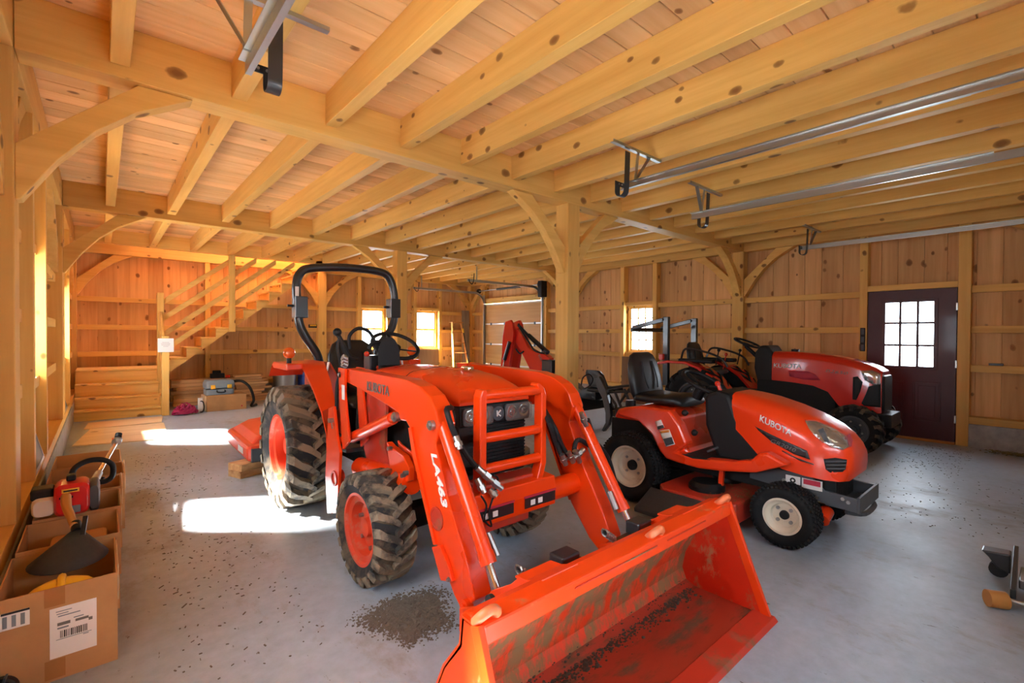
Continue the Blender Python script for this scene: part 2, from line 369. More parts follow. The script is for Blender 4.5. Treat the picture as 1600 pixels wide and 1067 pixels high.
# ================================================================== the barn
XL, XR = -0.34, 8.37            # inner faces of the wall posts
BLX, BRX, BBY = -0.53, 8.53, 11.70   # inner faces of the wall boards
FY = -0.45                      # front wall line
YB = [FY, 3.55, 7.55, 11.55]    # frame lines (front face of each post row)
PS = 0.19                       # post size
Z_BEAM, Z_JOIST, Z_DECK = 2.86, 2.93, 3.16
GZ = [1.00, 1.50, 2.02]         # girts
ONAME = {}
def bx(name, mat, parent, lo, hi, bevel=0.0):
    bm = new(); box(bm, lo, hi); return obj(name, bm, mat, parent, bevel=bevel)
def holes_slab(bm, axis, a, b_, u0, u1, z0, z1, holes):   # slab with rectangular holes; u is the horizontal axis
    us = sorted({u0, u1, *[h[0] for h in holes], *[h[1] for h in holes]}); zs = sorted({z0, z1, *[h[2] for h in holes], *[h[3] for h in holes]})
    for i in range(len(us)-1):
        for j in range(len(zs)-1):
            cu, cz = (us[i]+us[i+1])/2, (zs[j]+zs[j+1])/2
            if any(h[0] < cu < h[1] and h[2] < cz < h[3] for h in holes): continue
            if axis == 0: box(bm, (a, us[i], zs[j]), (b_, us[i+1], zs[j+1]))
            else: box(bm, (us[i], a, zs[j]), (us[i+1], b_, zs[j+1]))
def boards(parent, axis, a, b_, u0, u1, z0, z1, holes, seed):
    rnd = random.Random(seed); u = u0
    while u < u1-0.02:
        w = rnd.choice((0.185, 0.235, 0.235, 0.285)); e = min(u+w, u1); t = rnd.uniform(-0.004, 0.004)
        hs = sorted([(h[2], h[3]) for h in holes if h[0] < e-0.01 and h[1] > u+0.01])
        # a hole that only bites into the board narrows it there
        spans, z = [], z0
        for h0, h1 in hs:
            if h0 > z: spans.append((z, h0))
            z = max(z, h1)
        if z < z1: spans.append((z, z1))
        for s0, s1 in spans:
            if axis == 0: bx('board', 'board_z', parent, (a+t, u+0.0025, s0), (b_+t, e-0.0025, s1))
            else: bx('board', 'board_zy', parent, (u+0.0025, a+t, s0), (e-0.0025, b_+t, s1))
        for h in holes:                                     # the strips beside a hole that cuts a board lengthwise
            for lo, hi in ((u, min(e, h[0])), (max(u, h[1]), e)):
                if hi-lo > 0.012 and h[0] < e-0.01 and h[1] > u+0.01:
                    q = max(h[2], z0), min(h[3], z1)
                    if axis == 0: bx('board', 'board_z', parent, (a+t, lo+0.0025, q[0]), (b_+t, hi-0.0025, q[1]))
                    else: bx('board', 'board_zy', parent, (lo+0.0025, a+t, q[0]), (hi-0.0025, b_+t, q[1]))
        u = e
# ---- floor
floor = struct(bx('floor', 'concrete', None, (-0.9, -2.2, -0.15), (9.0, 12.2, 0.0)))
# ---- openings: (u0, u1, z0, z1)
WL = [(0.95, 2.05, 1.04, 2.02), (4.63, 5.45, 1.04, 2.02), (8.05, 9.20, 1.04, 2.02)]  # first window is out of view, widened to bring more light from the left
WR = [(5.36, 6.00, 1.05, 2.03)]
WB = [(5.00, 5.66, 1.02, 2.07), (6.59, 7.26, 1.02, 2.07)]
DOOR = (0.835, 1.795, 0.0, 2.05); GD = (8.46, 10.86, 0.0, 2.30)
GF = [(0.60, 3.32, 0.0, 2.33), (4.80, 7.42, 0.0, 2.33)]
def wall(name, axis, a, b_, u0, u1, holes, z0=0.0, z1=3.18):
    bm = new(); holes_slab(bm, axis, a, b_, u0, u1, z0, z1, holes); return struct(obj(name, bm, 'board_z', None))
wall_left = wall('wall_left', 0, BLX-0.055, BLX-0.022, FY-0.1, 11.85, WL)
wall_right = wall('wall_right', 0, BRX+0.022, BRX+0.055, FY-0.1, 11.85, WR+[DOOR, GD])
wall_back = wall('wall_back', 1, BBY+0.022, BBY+0.055, BLX-0.05, BRX+0.05, WB, 0.0, 5.2)
wall_front = wall('wall_front', 1, FY-0.02, FY+0.02, BLX-0.05, BRX+0.05, GF)
boards(wall_left, 0, BLX-0.02, BLX, FY, 11.72, 0.38, 3.15, WL, 1)
boards(wall_right, 0, BRX, BRX+0.02, FY, 11.72, 0.38, 3.15, WR+[DOOR, GD], 2)
boards(wall_back, 1, BBY, BBY+0.02, BLX, BRX, 0.38, 5.1, WB, 3)
# ---- kerbs and sills
def kerb(name, spans, x0, x1, sx0, sx1, side):
    bm = new()
    for a, b_ in spans: box(bm, (x0, a, -0.01), (x1, b_, 0.295))
    o = struct(obj(name, bm, 'kerb_concrete', None, bevel=0.006))
    for a, b_ in spans: bx('sill', 'timber_y', o, (sx0, a+0.003, 0.297), (sx1, b_-0.003, 0.385), 0.003)
    return o
kerb('baseboard_left', [(FY+0.1, 11.54)], -0.66, -0.335, -0.56, -0.345, 'left')
kerb('baseboard_right', [(FY+0.1, 0.715), (1.90, 8.36), (10.96, 11.54)], 8.345, 8.66, 8.355, 8.56, 'right')
bm = new(); box(bm, (BLX-0.02, 11.545, -0.01), (BRX+0.02, 11.8, 0.295)); kb = struct(obj('baseboard_back', bm, 'kerb_concrete', None, bevel=0.006))
bx('sill', 'timber_x', kb, (BLX+0.03, 11.555, 0.297), (BRX-0.03, 11.745, 0.385), 0.003)
# ---- wall framing: posts, plates, studs, girts belong to their walls
def cut(u0, u1, blocks):                          # the free spans of u0..u1 outside the blocks
    out, u = [], u0
    for a, b_ in sorted(blocks):
        if b_ <= u or a >= u1: continue
        if a > u: out.append((u, a))
        u = max(u, b_)
    if u < u1: out.append((u, u1))
    return [s for s in out if s[1]-s[0] > 0.03]
def brace_prof(leg=0.78): return [(0, -0.48), (0, -0.77), (0.02, -0.765), (0.16, -0.53), (0.32, -0.325), (0.50, -0.165), (0.78, -0.002), (0.51, -0.002)]
def brace(parent, corner, du, thick, axis, name='brace'):   # corner: inner corner under the beam; du: +1/-1 along the beam axis
    bm = new(); pr = [(a*du, b_) for a, b_ in brace_prof()]
    if axis == 0: vs = prism(bm, pr, 1, -thick/2, thick/2)
    else: vs = prism(bm, pr, 0, -thick/2, thick/2)
    bmesh.ops.translate(bm, verts=bm.verts, vec=Vector(corner))
    return obj(name, bm, 'timber_x' if axis == 0 else 'timber_y', parent, bevel=0.004)
def window_studs(w): return [(w[0]-0.115, w[0]-0.025), (w[1]+0.025, w[1]+0.115)]
def side_wall(wallo, x_in, x_out, face, wins, extra, gaps, gx):
    s = 1 if x_out > x_in else -1
    posts = [(y, y+PS) for y in YB]
    for y in YB: bx('post', 'timber_z', wallo, (x_in, y, 0.385 if True else 0), (x_out, y+PS, Z_DECK), 0.006)
    studs = [st for w in wins for st in window_studs(w)] + extra
    for a, b_ in studs:
        z0 = 0.0 if (a, b_) in extra else 0.386
        bx('stud', 'timber_z', wallo, (x_in+0.005*s, a, z0), (face, b_, Z_BEAM-0.002), 0.003)
    for i in range(3):
        a, b_ = YB[i]+PS, YB[i+1]
        bx('plate', 'timber_y', wallo, (x_in, a+0.002, Z_BEAM), (x_out, b_-0.002, Z_DECK-0.002), 0.005)
    for z in GZ:
        blk = posts + studs + [(w[0]-0.03, w[1]+0.03) for w in wins if w[2] < z+0.05 and w[3] > z-0.05] + [g[:2] for g in gaps if g[3] > z]
        for a, b_ in cut(FY+PS, 11.55, blk):
            bx('girt', 'timber_y', wallo, (gx, a+0.001, z-0.045), (face, b_-0.001, z+0.045), 0.003)
    for w in wins:
        bx('window_header', 'timber_y', wallo, (gx, w[0]-0.024, w[3]+0.003), (face, w[1]+0.024, w[3]+0.08), 0.003)
        bx('window_ledge', 'timber_y', wallo, (gx-0.012*s, w[0]-0.024, w[2]-0.085), (face, w[1]+0.024, w[2]-0.003), 0.003)
    for i, y in enumerate(YB[1:3]):
        for du in (1, -1): brace(wallo, ((x_in+x_out)/2, y+(PS if du > 0 else 0), Z_BEAM), du, 0.12, 1)
    brace(wallo, ((x_in+x_out)/2, YB[0]+PS, Z_BEAM), 1, 0.12, 1); brace(wallo, ((x_in+x_out)/2, YB[3], Z_BEAM), -1, 0.12, 1)
side_wall(wall_left, XL, BLX, BLX, WL, [], [], -0.40)
dst = [(0.715, 0.835), (1.795, 1.89)]; gst = [(8.35, 8.46), (10.86, 10.97)]
side_wall(wall_right, XR, BRX, BRX, WR, dst+gst, [DOOR, GD], 8.44)
bx('door_header', 'timber_y', wall_right, (8.372, 0.836, 2.052), (BRX, 1.794, 2.13), 0.003)
bx('door_header', 'timber_y', wall_right, (8.40, 8.461, 2.302), (BRX, 10.859, 2.45), 0.003)
# back wall
for x in (BLX+0.001, 3.90, BRX-PS-0.001):
    if x == 3.90: bx('post', 'timber_z', wall_back, (x, 11.52, 0.386), (x+PS, BBY, Z_BEAM-0.002), 0.006)
bst = [st for w in WB for st in window_studs(w)] + [(1.62, 1.71)]
for a, b_ in bst: bx('stud', 'timber_z', wall_back, (a, 11.56, 0.386), (b_, BBY, Z_BEAM-0.002), 0.003)
bx('plate', 'timber_x', wall_back, (XL+0.002, 11.55, Z_BEAM), (XR-0.002, BBY, Z_DECK-0.002), 0.005)
for z in GZ:
    blk = [(3.90, 4.09)] + bst + [(w[0]-0.03, w[1]+0.03) for w in WB if w[2] < z+0.05 and w[3] > z-0.05]
    for a, b_ in cut(XL+0.002, XR-0.002, blk): bx('girt', 'timber_x', wall_back, (a+0.001, 11.61, z-0.045), (b_-0.001, BBY, z+0.045), 0.003)
for w in WB:
    bx('window_header', 'timber_x', wall_back, (w[0]-0.024, 11.60, w[3]+0.003), (w[1]+0.024, BBY, w[3]+0.085), 0.003)
    bx('window_ledge', 'timber_x', wall_back, (w[0]-0.024, 11.59, w[2]-0.085), (w[1]+0.024, BBY, w[2]-0.003), 0.003)
for x, du in ((XL, 1), (3.90, -1), (4.09, 1), (XR, -1)): brace(wall_back, (x, 11.63, Z_BEAM), du, 0.12, 0)
# ---- ceiling: deck planks and joists
bm = new()
HOLE = (0.45, 3.95, 10.69, 11.55)
holes = HOLE
for lo, hi in (((-0.6, FY-0.1), (8.6, HOLE[2])), ((-0.6, HOLE[2]), (HOLE[0], 11.85)), ((HOLE[1], HOLE[2]), (8.6, 11.85))):
    box(bm, (*lo, Z_DECK+0.024), (*hi, Z_DECK+0.06))
ceiling = struct(obj('ceiling', bm, 'deck_x', None, org=(4, 5.6, Z_DECK)))
y = FY+0.03; rnd = random.Random(5)
while y < 11.6:
    e = min(y+0.182, 11.7)
    spans = [(XL-0.15, XR+0.15)] if e < HOLE[2]+0.02 else [(XL-0.15, HOLE[0]), (HOLE[1], XR+0.15)]
    for a, b_ in spans:
        bm = new(); vs = box(bm, (a, y+0.003, Z_DECK), (b_, e-0.003, Z_DECK+0.023)); obj('plank', bm, 'deck_x', ceiling, bevel=0.005)
    y = e
JX = [0.085+0.6045*i for i in range(14)]
for bay in range(3):
    y0 = (YB[bay]+PS if bay else FY+0.02); y1 = YB[bay+1] if bay < 2 else 11.55
    proto = None
    for x in JX:
        e = y1
        if bay == 2 and HOLE[0]-0.5 < x < HOLE[1]+0.05: e = 10.60
        bx('joist', 'timber_y', ceiling, (x-0.045, y0+0.001, Z_JOIST), (x+0.045, e-0.001, Z_DECK-0.001), 0.004)
bx('stair_header', 'timber_x', ceiling, (XL+0.002, 10.60, Z_JOIST-0.01), (4.0, 10.69, Z_DECK+0.24), 0.004)
bx('stair_trimmer', 'timber_y', ceiling, (3.955, 10.691, Z_JOIST), (4.045, 11.549, Z_DECK-0.001), 0.004)
# walls of the stairwell above the deck, and an unseen skylight added to brighten the stairs
for nm, lo, hi in (('stairwell_lining', (HOLE[0]-0.06, 10.64, Z_DECK+0.065), (HOLE[0], 11.7, 5.2)), ('stairwell_lining', (3.96, 10.64, Z_DECK+0.065), (4.02, 11.7, 5.2)),
                   ('stairwell_lining', (HOLE[0], 10.60, Z_DECK+0.25), (3.96, 10.64, 5.2)), ('stairwell_roof', (0.4, 10.6, 5.2), (1.3, 11.75, 5.26)), ('stairwell_roof', (3.2, 10.6, 5.2), (4.02, 11.75, 5.26)), ('stairwell_roof', (1.3, 10.6, 5.2), (3.2, 10.75, 5.26)), ('stairwell_roof', (1.3, 11.5, 5.2), (3.2, 11.75, 5.26)), ('added_skylight', (1.3, 10.75, 5.22), (3.2, 11.5, 5.23))):
    bx(nm, 'window_glass' if nm == 'added_skylight' else 'board_z', ceiling, lo, hi)
portal('portal', (2.25, 11.12, 5.3), (0, 0, 0), 1.9, 0.75)
# ---- the two timber bents: beams and the posts under them
BEAML = ['heavy pine beam nearest the camera, crossing the barn from the left wall', 'second pine cross beam, farther back, beyond the bay of joists']
POSTL = ['square pine post with two braces standing between the orange tractor and the ride-on mower', 'square pine post with braces standing behind the roll bar of the orange tractor']
for i, y in enumerate(YB[1:3]):
    bm = new(); box(bm, (XL+0.002, y, Z_BEAM), (XR-0.002, y+PS, Z_DECK-0.001))
    o = obj('timber_beam', bm, 'timber_x', None, bevel=0.006); tag(o, BEAML[i], 'beam')
    t = thing('timber_post', (3.995, y+PS/2, 0), POSTL[i], 'post')
    bx('post', 'timber_z', t, (3.90, y, 0.0), (4.09, y+PS, Z_BEAM), 0.006)
    brace(t, (3.90, y+PS/2, Z_BEAM), -1, 0.10, 0); brace(t, (4.09, y+PS/2, Z_BEAM), 1, 0.10, 0)
    w1 = wall_left; w2 = wall_right
    brace(w1, (XL, y+PS/2, Z_BEAM), 1, 0.12, 0); brace(w2, (XR, y+PS/2, Z_BEAM), -1, 0.12, 0)
bx('header_beam', 'timber_x', wall_front, (XL, FY+0.021, Z_BEAM), (XR, FY+PS, Z_DECK-0.001), 0.006)

# ---- windows: sash, muntins, panes
def window(idx, axis, pos, u0, u1, z0, z1, cols, inward):
    def B(nm, mat, a, b_, c, d, t0, t1, par, bev=0.002):
        lo, hi = ((t0, a, c), (t1, b_, d)) if axis == 0 else ((a, t0, c), (b_, t1, d)); return bx(nm, mat, par, lo, hi, bev)
    bm = new(); f = 0.035
    def F(bm, a, b_, c, d, t0, t1):
        lo, hi = ((t0, a, c), (t1, b_, d)) if axis == 0 else ((a, t0, c), (b_, t1, d)); box(bm, lo, hi)
    p0, p1 = pos-0.05, pos+0.02
    F(bm, u0, u0+f, z0, z1, p0, p1); F(bm, u1-f, u1, z0, z1, p0, p1); F(bm, u0+f, u1-f, z0, z0+f, p0, p1); F(bm, u0+f, u1-f, z1-f, z1, p0, p1)
    w = struct(obj('window_%d' % idx, bm, 'timber_z', None, bevel=0.003))
    zm = (z0+z1)/2
    for s, (c, d) in enumerate(((z0+f, zm), (zm, z1-f))):
        t0, t1 = (pos-0.03, pos-0.008) if s else (pos-0.006, pos+0.016)
        bm = new(); g = 0.028
        F(bm, u0+f+0.001, u0+f+g, c, d, t0, t1); F(bm, u1-f-g, u1-f-0.001, c, d, t0, t1); F(bm, u0+f+g, u1-f-g, c, c+g, t0, t1); F(bm, u0+f+g, u1-f-g, d-g, d, t0, t1)
        sash = obj('sash', bm, 'timber_z', w)
        a0, a1, c0, c1 = u0+f+g, u1-f-g, c+g, d-g
        if cols > 1:
            for i in range(1, cols): B('muntin', 'timber_z', a0+(a1-a0)*i/cols-0.011, a0+(a1-a0)*i/cols+0.011, c0, c1, t0+0.004, t1-0.004, sash, 0)
            B('muntin', 'timber_y', a0, a1, (c0+c1)/2-0.011, (c0+c1)/2+0.011, t0+0.005, t1-0.005, sash, 0)
        for i in range(cols):
            for j in range(2 if cols > 1 else 1):
                nn = 2 if cols > 1 else 1
                B('pane', 'window_glass', a0+(a1-a0)*i/cols, a0+(a1-a0)*(i+1)/cols, c0+(c1-c0)*j/nn, c0+(c1-c0)*(j+1)/nn, (t0+t1)/2-0.002, (t0+t1)/2+0.002, sash, 0)
    return w
k = 1
for w in WL: window(k, 0, BLX-0.01, *w, 3, 1); k += 1
for w in WR: window(k, 0, BRX+0.02, *w, 3, -1); k += 1
for w in WB: window(k, 1, BBY+0.02, *w, 1, -1); k += 1
for i, w in enumerate(WL): portal('portal', (BLX-0.09, (w[0]+w[1])/2, (w[2]+w[3])/2), (0, R(-90), 0), w[3]-w[2], w[1]-w[0])
for i, w in enumerate(WR): portal('portal', (BRX+0.09, (w[0]+w[1])/2, (w[2]+w[3])/2), (0, R(90), 0), w[3]-w[2], w[1]-w[0])
for i, w in enumerate(WB): portal('portal', ((w[0]+w[1])/2, BBY+0.09, (w[2]+w[3])/2), (R(-90), 0, 0), w[1]-w[0], w[3]-w[2])

# ---- maroon entry door (right wall)
DX = 8.375
bm = new(); y0, y1 = 0.845, 1.785; ga, gb, gc, gd = 1.045, 1.605, 0.98, 1.90
holes_slab(bm, 0, DX, DX+0.045, y0, y1, 0.035, 2.04, [(ga, gb, gc, gd)])
door = struct(obj('door_1', bm, 'maroon_paint', None))
for i in range(3):
    for j in range(3):
        a, b_ = ga+(gb-ga)*i/3, ga+(gb-ga)*(i+1)/3; c, d = gc+(gd-gc)*j/3, gc+(gd-gc)*(j+1)/3
        bx('pane', 'window_glass', door, (DX+0.020, a, c), (DX+0.024, b_, d))
for i in range(0, 4):
    u = ga+(gb-ga)*i/3; z = gc+(gd-gc)*i/3
    bx('muntin', 'maroon_paint', door, (DX-0.006, u-(0.022 if i in (0, 3) else 0.014), gc-0.02), (DX+0.04, u+(0.022 if i in (0, 3) else 0.014), gd+0.02), 0.003)
    bx('muntin', 'maroon_paint', door, (DX-0.007, ga-0.02, z-(0.022 if i in (0, 3) else 0.014)), (DX+0.039, gb+0.02, z+(0.022 if i in (0, 3) else 0.014)), 0.003)
for a, b_ in ((0.985, 1.27), (1.375, 1.66)):      # two raised lower panels
    bm = new(); holes_slab(bm, 0, DX-0.010, DX, a, b_, 0.27, 0.80, [(a+0.022, b_-0.022, 0.292, 0.778)]); box(bm, (DX-0.008, a+0.055, 0.325), (DX, b_-0.055, 0.745))
    obj('door_panel', bm, 'maroon_paint', door, bevel=0.004)
for z in (0.33, 1.05, 1.80): bx('hinge', 'hinge_steel', door, (DX-0.008, y0-0.012, z-0.05), (DX+0.01, y0+0.008, z+0.05), 0.003)
bx('threshold', 'handle_wood', door, (DX-0.03, y0-0.005, 0.0), (DX+0.08, y1+0.005, 0.034), 0.004)
portal('portal', (BRX+0.12, (ga+gb)/2, (gc+gd)/2), (0, R(90), 0), gd-gc, gb-ga)
bm = new(); lathe(bm, [(0, 0.018), (0.03, 0.018), (0.04, 0.03), (0.07, 0.03), (0.08, 0.012)], (DX, 1.72, 0.98), (-1, 0, 0), 16, False); obj('door_knob', bm, 'dull_steel', door, 40)

bm = new(); holes_slab(bm, 0, DX+0.048, BRX+0.05, 0.80, 1.83, 0.0, 2.10, [(y0+0.035, y1-0.035, 0.04, 2.00)]); obj('door_frame', bm, 'maroon_paint', door)
# ---- overhead door in the right wall (door_2) and the two in the front wall
def overhead_door(name, axis, pos, u0, u1, ztop, nsec, added_glazing, mat, inward):
    def lohi(t0, a, c, t1, b_, d): return ((t0, a, c), (t1, b_, d)) if axis == 0 else ((a, t0, c), (b_, t1, d))
    h = ztop/nsec; dd = None
    bm = new(); t = pos+inward*0.028
    for s in range(nsec+1):
        z = min(max(s*h, 0.02), ztop-0.02); box(bm, *lohi(min(pos, t), u0, z-0.018, max(pos, t), u1, z+0.018))
    dd = struct(obj(name, bm, 'white_paint', None))
    for s in range(nsec):
        hs = [(u0+(u1-u0)*(i+0.08)/4, u0+(u1-u0)*(i+0.92)/4, s*h+0.19, s*h+h-0.19) for i in range(4)] if s in added_glazing else []
        bm = new(); holes_slab(bm, axis, pos-0.012, pos+0.012, u0+0.002, u1-0.002, s*h+0.004, s*h+h-0.004, hs); obj('door_section', bm, mat, dd)
        for q in hs: bx('pane', 'window_glass', dd, *lohi(pos-0.002, q[0], q[2], pos+0.002, q[1], q[3]))
        if s:
            for i in range(4):
                u = u0+(u1-u0)*(i+0.5)/4; bx('hinge', 'dark_grey', dd, *lohi(min(t, t+inward*0.012), u-0.03, s*h-0.035, max(t, t+inward*0.012), u+0.03, s*h+0.035), 0.003)
    return dd
wood('door_plank', 1, (0.62, 0.36, 0.13), (0.54, 0.29, 0.095), 0.0, 0.5)
d2 = overhead_door('door_2', 0, 8.415, GD[0], GD[1], 2.285, 4, (), 'door_plank', -1)
d3 = overhead_door('door_3', 1, FY+0.03, GF[0][0], GF[0][1], 2.32, 4, (2,), 'white_paint', 1)  # unseen door; its glazed row is added to let in front light
d4 = overhead_door('door_4', 1, FY+0.03, GF[1][0], GF[1][1], 2.32, 4, (), 'white_paint', 1)
g = GF[0]; portal('portal', ((g[0]+g[1])/2, FY-0.08, 1.45), (R(90), 0, 0), g[1]-g[0], 0.22)

# ---- overhead door tracks
def lrail(bm, pts, sd):                           # C-shaped track swept along pts; sd = sideways vector the lips point to
    pts = [Vector(p) for p in pts]; sd = Vector(sd); prof = [(0, -0.028), (0.024, -0.028), (0.024, -0.020), (0.005, -0.020), (0.005, 0.020), (0.024, 0.020), (0.024, 0.028), (0, 0.028)]
    secs = []
    for i, p in enumerate(pts):
        t = (pts[min(i+1, len(pts)-1)]-pts[max(i-1, 0)]).normalized(); u = t.cross(sd).normalized()
        secs.append([p+sd*a+u*b_ for a, b_ in prof])
    loft(bm, secs)
def arc(c, r, a0, a1, n, e1, e2): return [Vector(c)+Vector(e1)*r*math.cos(a0+(a1-a0)*i/n)+Vector(e2)*r*math.sin(a0+(a1-a0)*i/n) for i in range(n+1)]
def track(label, x, sd, ztr=2.66, yend=2.48, hang=0.1, bright=False):
    t = thing('door_track', (x, yend, ztr), label, 'door track', 'overhead door tracks of the front doors')
    r = 0.36; path = [(x, -0.30, 0.05), (x, -0.30, ztr-r)] + arc((x, -0.30+r, ztr-r), r, PI, PI/2, 10, (0, 1, 0), (0, 0, 1))[1:] + [(x, yend, ztr)]
    bm = new(); lrail(bm, path, (sd, 0, 0)); obj('track_rail', bm, 'galvanised', t)
    bm = new(); box(bm, (x-0.004 if sd > 0 else x, 0.3, ztr-0.030), (x if sd > 0 else x+0.004, yend, ztr+0.028)); box(bm, (x-0.034 if sd > 0 else x, 0.3, ztr+0.028), (x if sd > 0 else x+0.034, yend, ztr+0.032)); obj('track_angle', bm, 'galvanised', t)
    yb = yend-0.12; o = -sd*0.02
    # hanger: perforated angle irons up to a cross piece under the joists
    bm = new(); bar(bm, (x+o, yb, ztr+0.02), (x+o, yb-0.03, Z_JOIST-0.02), 0.035, 0.004, (0, 1, 0)); bar(bm, (x+o, yb, ztr+0.03), (x+o-sd*0.16, yb-0.03, Z_JOIST-0.02), 0.004, 0.035, (0, 1, 0))
    obj('hanger_strap', bm, 'galvanised', t)
    bm = new(); box(bm, (x-0.34, yb-0.05, Z_JOIST-0.022), (x+0.34, yb-0.015, Z_JOIST-0.018)); box(bm, (x-0.34, yb-0.05, Z_JOIST-0.018), (x+0.34, yb-0.046, Z_JOIST-0.001)); obj('hanger_angle', bm, 'galvanised', t)
    # rubber-coated stop spring bent up at the end of the rail
    bm = new(); xx = x+sd*0.10
    path = [(yend-0.035, ztr+0.015), (yend-0.033, ztr-0.05)]+[(yend-0.075+0.042*math.cos(a), ztr-0.07-0.042*math.sin(a)) for a in [PI*i/8 for i in range(9)]]+[(yend-0.120, ztr-0.02), (yend-0.128, ztr+0.24)]
    secs = []
    for i, (yy, zz) in enumerate(path):
        a, b_ = path[max(i-1, 0)], path[min(i+1, len(path)-1)]; nv = Vector((0, -(b_[1]-a[1]), b_[0]-a[0])).normalized()*0.005
        secs.append([Vector((xx-0.032, yy, zz)), Vector((xx+0.032, yy, zz)), Vector((xx+0.032, yy, zz))+nv, Vector((xx-0.032, yy, zz))+nv])
    loft(bm, secs); obj('stop_spring', bm, 'black_paint', t, 50)
    bm = new(); box(bm, (min(x, xx+sd*0.032), yend-0.034, ztr-0.016), (max(x, xx+sd*0.032), yend-0.028, ztr+0.022)); cl = obj('spring_arm', bm, 'black_paint', t)
    for q in (0.045, 0.085): bm = new(); cyl(bm, (x+sd*q, yend-0.04, ztr+0.003), (x+sd*q, yend-0.034, ztr+0.003), 0.007, 8); obj('bolt', bm, 'dull_steel', cl)
    return t
track('galvanised door track with black stop spring at the upper left, nearest the camera', 0.53, 1, 2.67, 2.58)
track('galvanised door track along the right ceiling, closest of the three on the right', 3.36, -1, 2.66, 2.45)
track('galvanised door track along the right ceiling, middle one of the three on the right', 4.73, 1, 2.66, 2.55)
track('galvanised door track in front of the wall above the maroon door', 7.55, -1, 2.66, 2.42)
# tracks, torsion shaft and opener of the side door
tk = thing('garage_door_hardware', (8.2, 9.66, 0), 'galvanised tracks and torsion shaft around the wooden overhead door in the far corner', 'door track')
for y, sd in ((GD[0]+0.0, -1), (GD[1]-0.0, 1)):
    x0 = 8.36; r = 0.36; z = 2.60; xe = 6.05
    path = [(x0, y, 0.05), (x0, y, z-r)] + arc((x0-r, y, z-r), r, 0, PI/2, 10, (1, 0, 0), (0, 0, 1))[1:] + [(xe, y, z)]
    bm = new(); lrail(bm, path, (0, -sd, 0)); obj('track_rail', bm, 'galvanised', tk)
    bm = new(); bar(bm, (xe+0.25, y, z), (xe+0.25, y, Z_JOIST-0.001), 0.03, 0.004); obj('hanger_strap', bm, 'galvanised', tk)
    bm = new(); tube(bm, smooth_path([(xe+0.18, y, z+0.16), (xe+0.16, y, z-0.02), (xe+0.12, y, z-0.08), (xe+0.06, y, z-0.04), (xe+0.04, y, z+0.02)], 4), 0.010, 6); obj('stop_spring', bm, 'black_rubber', tk)
    bx('wall_angle', 'galvanised', tk, (8.365, y-0.02, 0.1), (8.372, y+0.06, 2.55))
bm = new(); cyl(bm, (8.22, 8.40, 2.66), (8.22, 10.95, 2.66), 0.014, 10); obj('torsion_shaft', bm, 'dull_steel', tk)
bm = new(); cyl(bm, (8.22, 9.15, 2.66), (8.22, 10.1, 2.66), 0.032, 14); obj('torsion_spring', bm, 'black_paint', tk)
for y in (8.42, 10.93): bm = new(); lathe(bm, [(-0.025, 0.02), (-0.025, 0.07), (0.025, 0.07), (0.025, 0.02)], (8.22, y, 2.66), (0, 1, 0), 18); obj('cable_drum', bm, 'black_paint', tk, 40)
bm = new(); box(bm, (8.10, 8.24, 2.34), (8.30, 8.38, 2.74)); obj('opener', bm, 'black_plastic', tk, bevel=0.02)
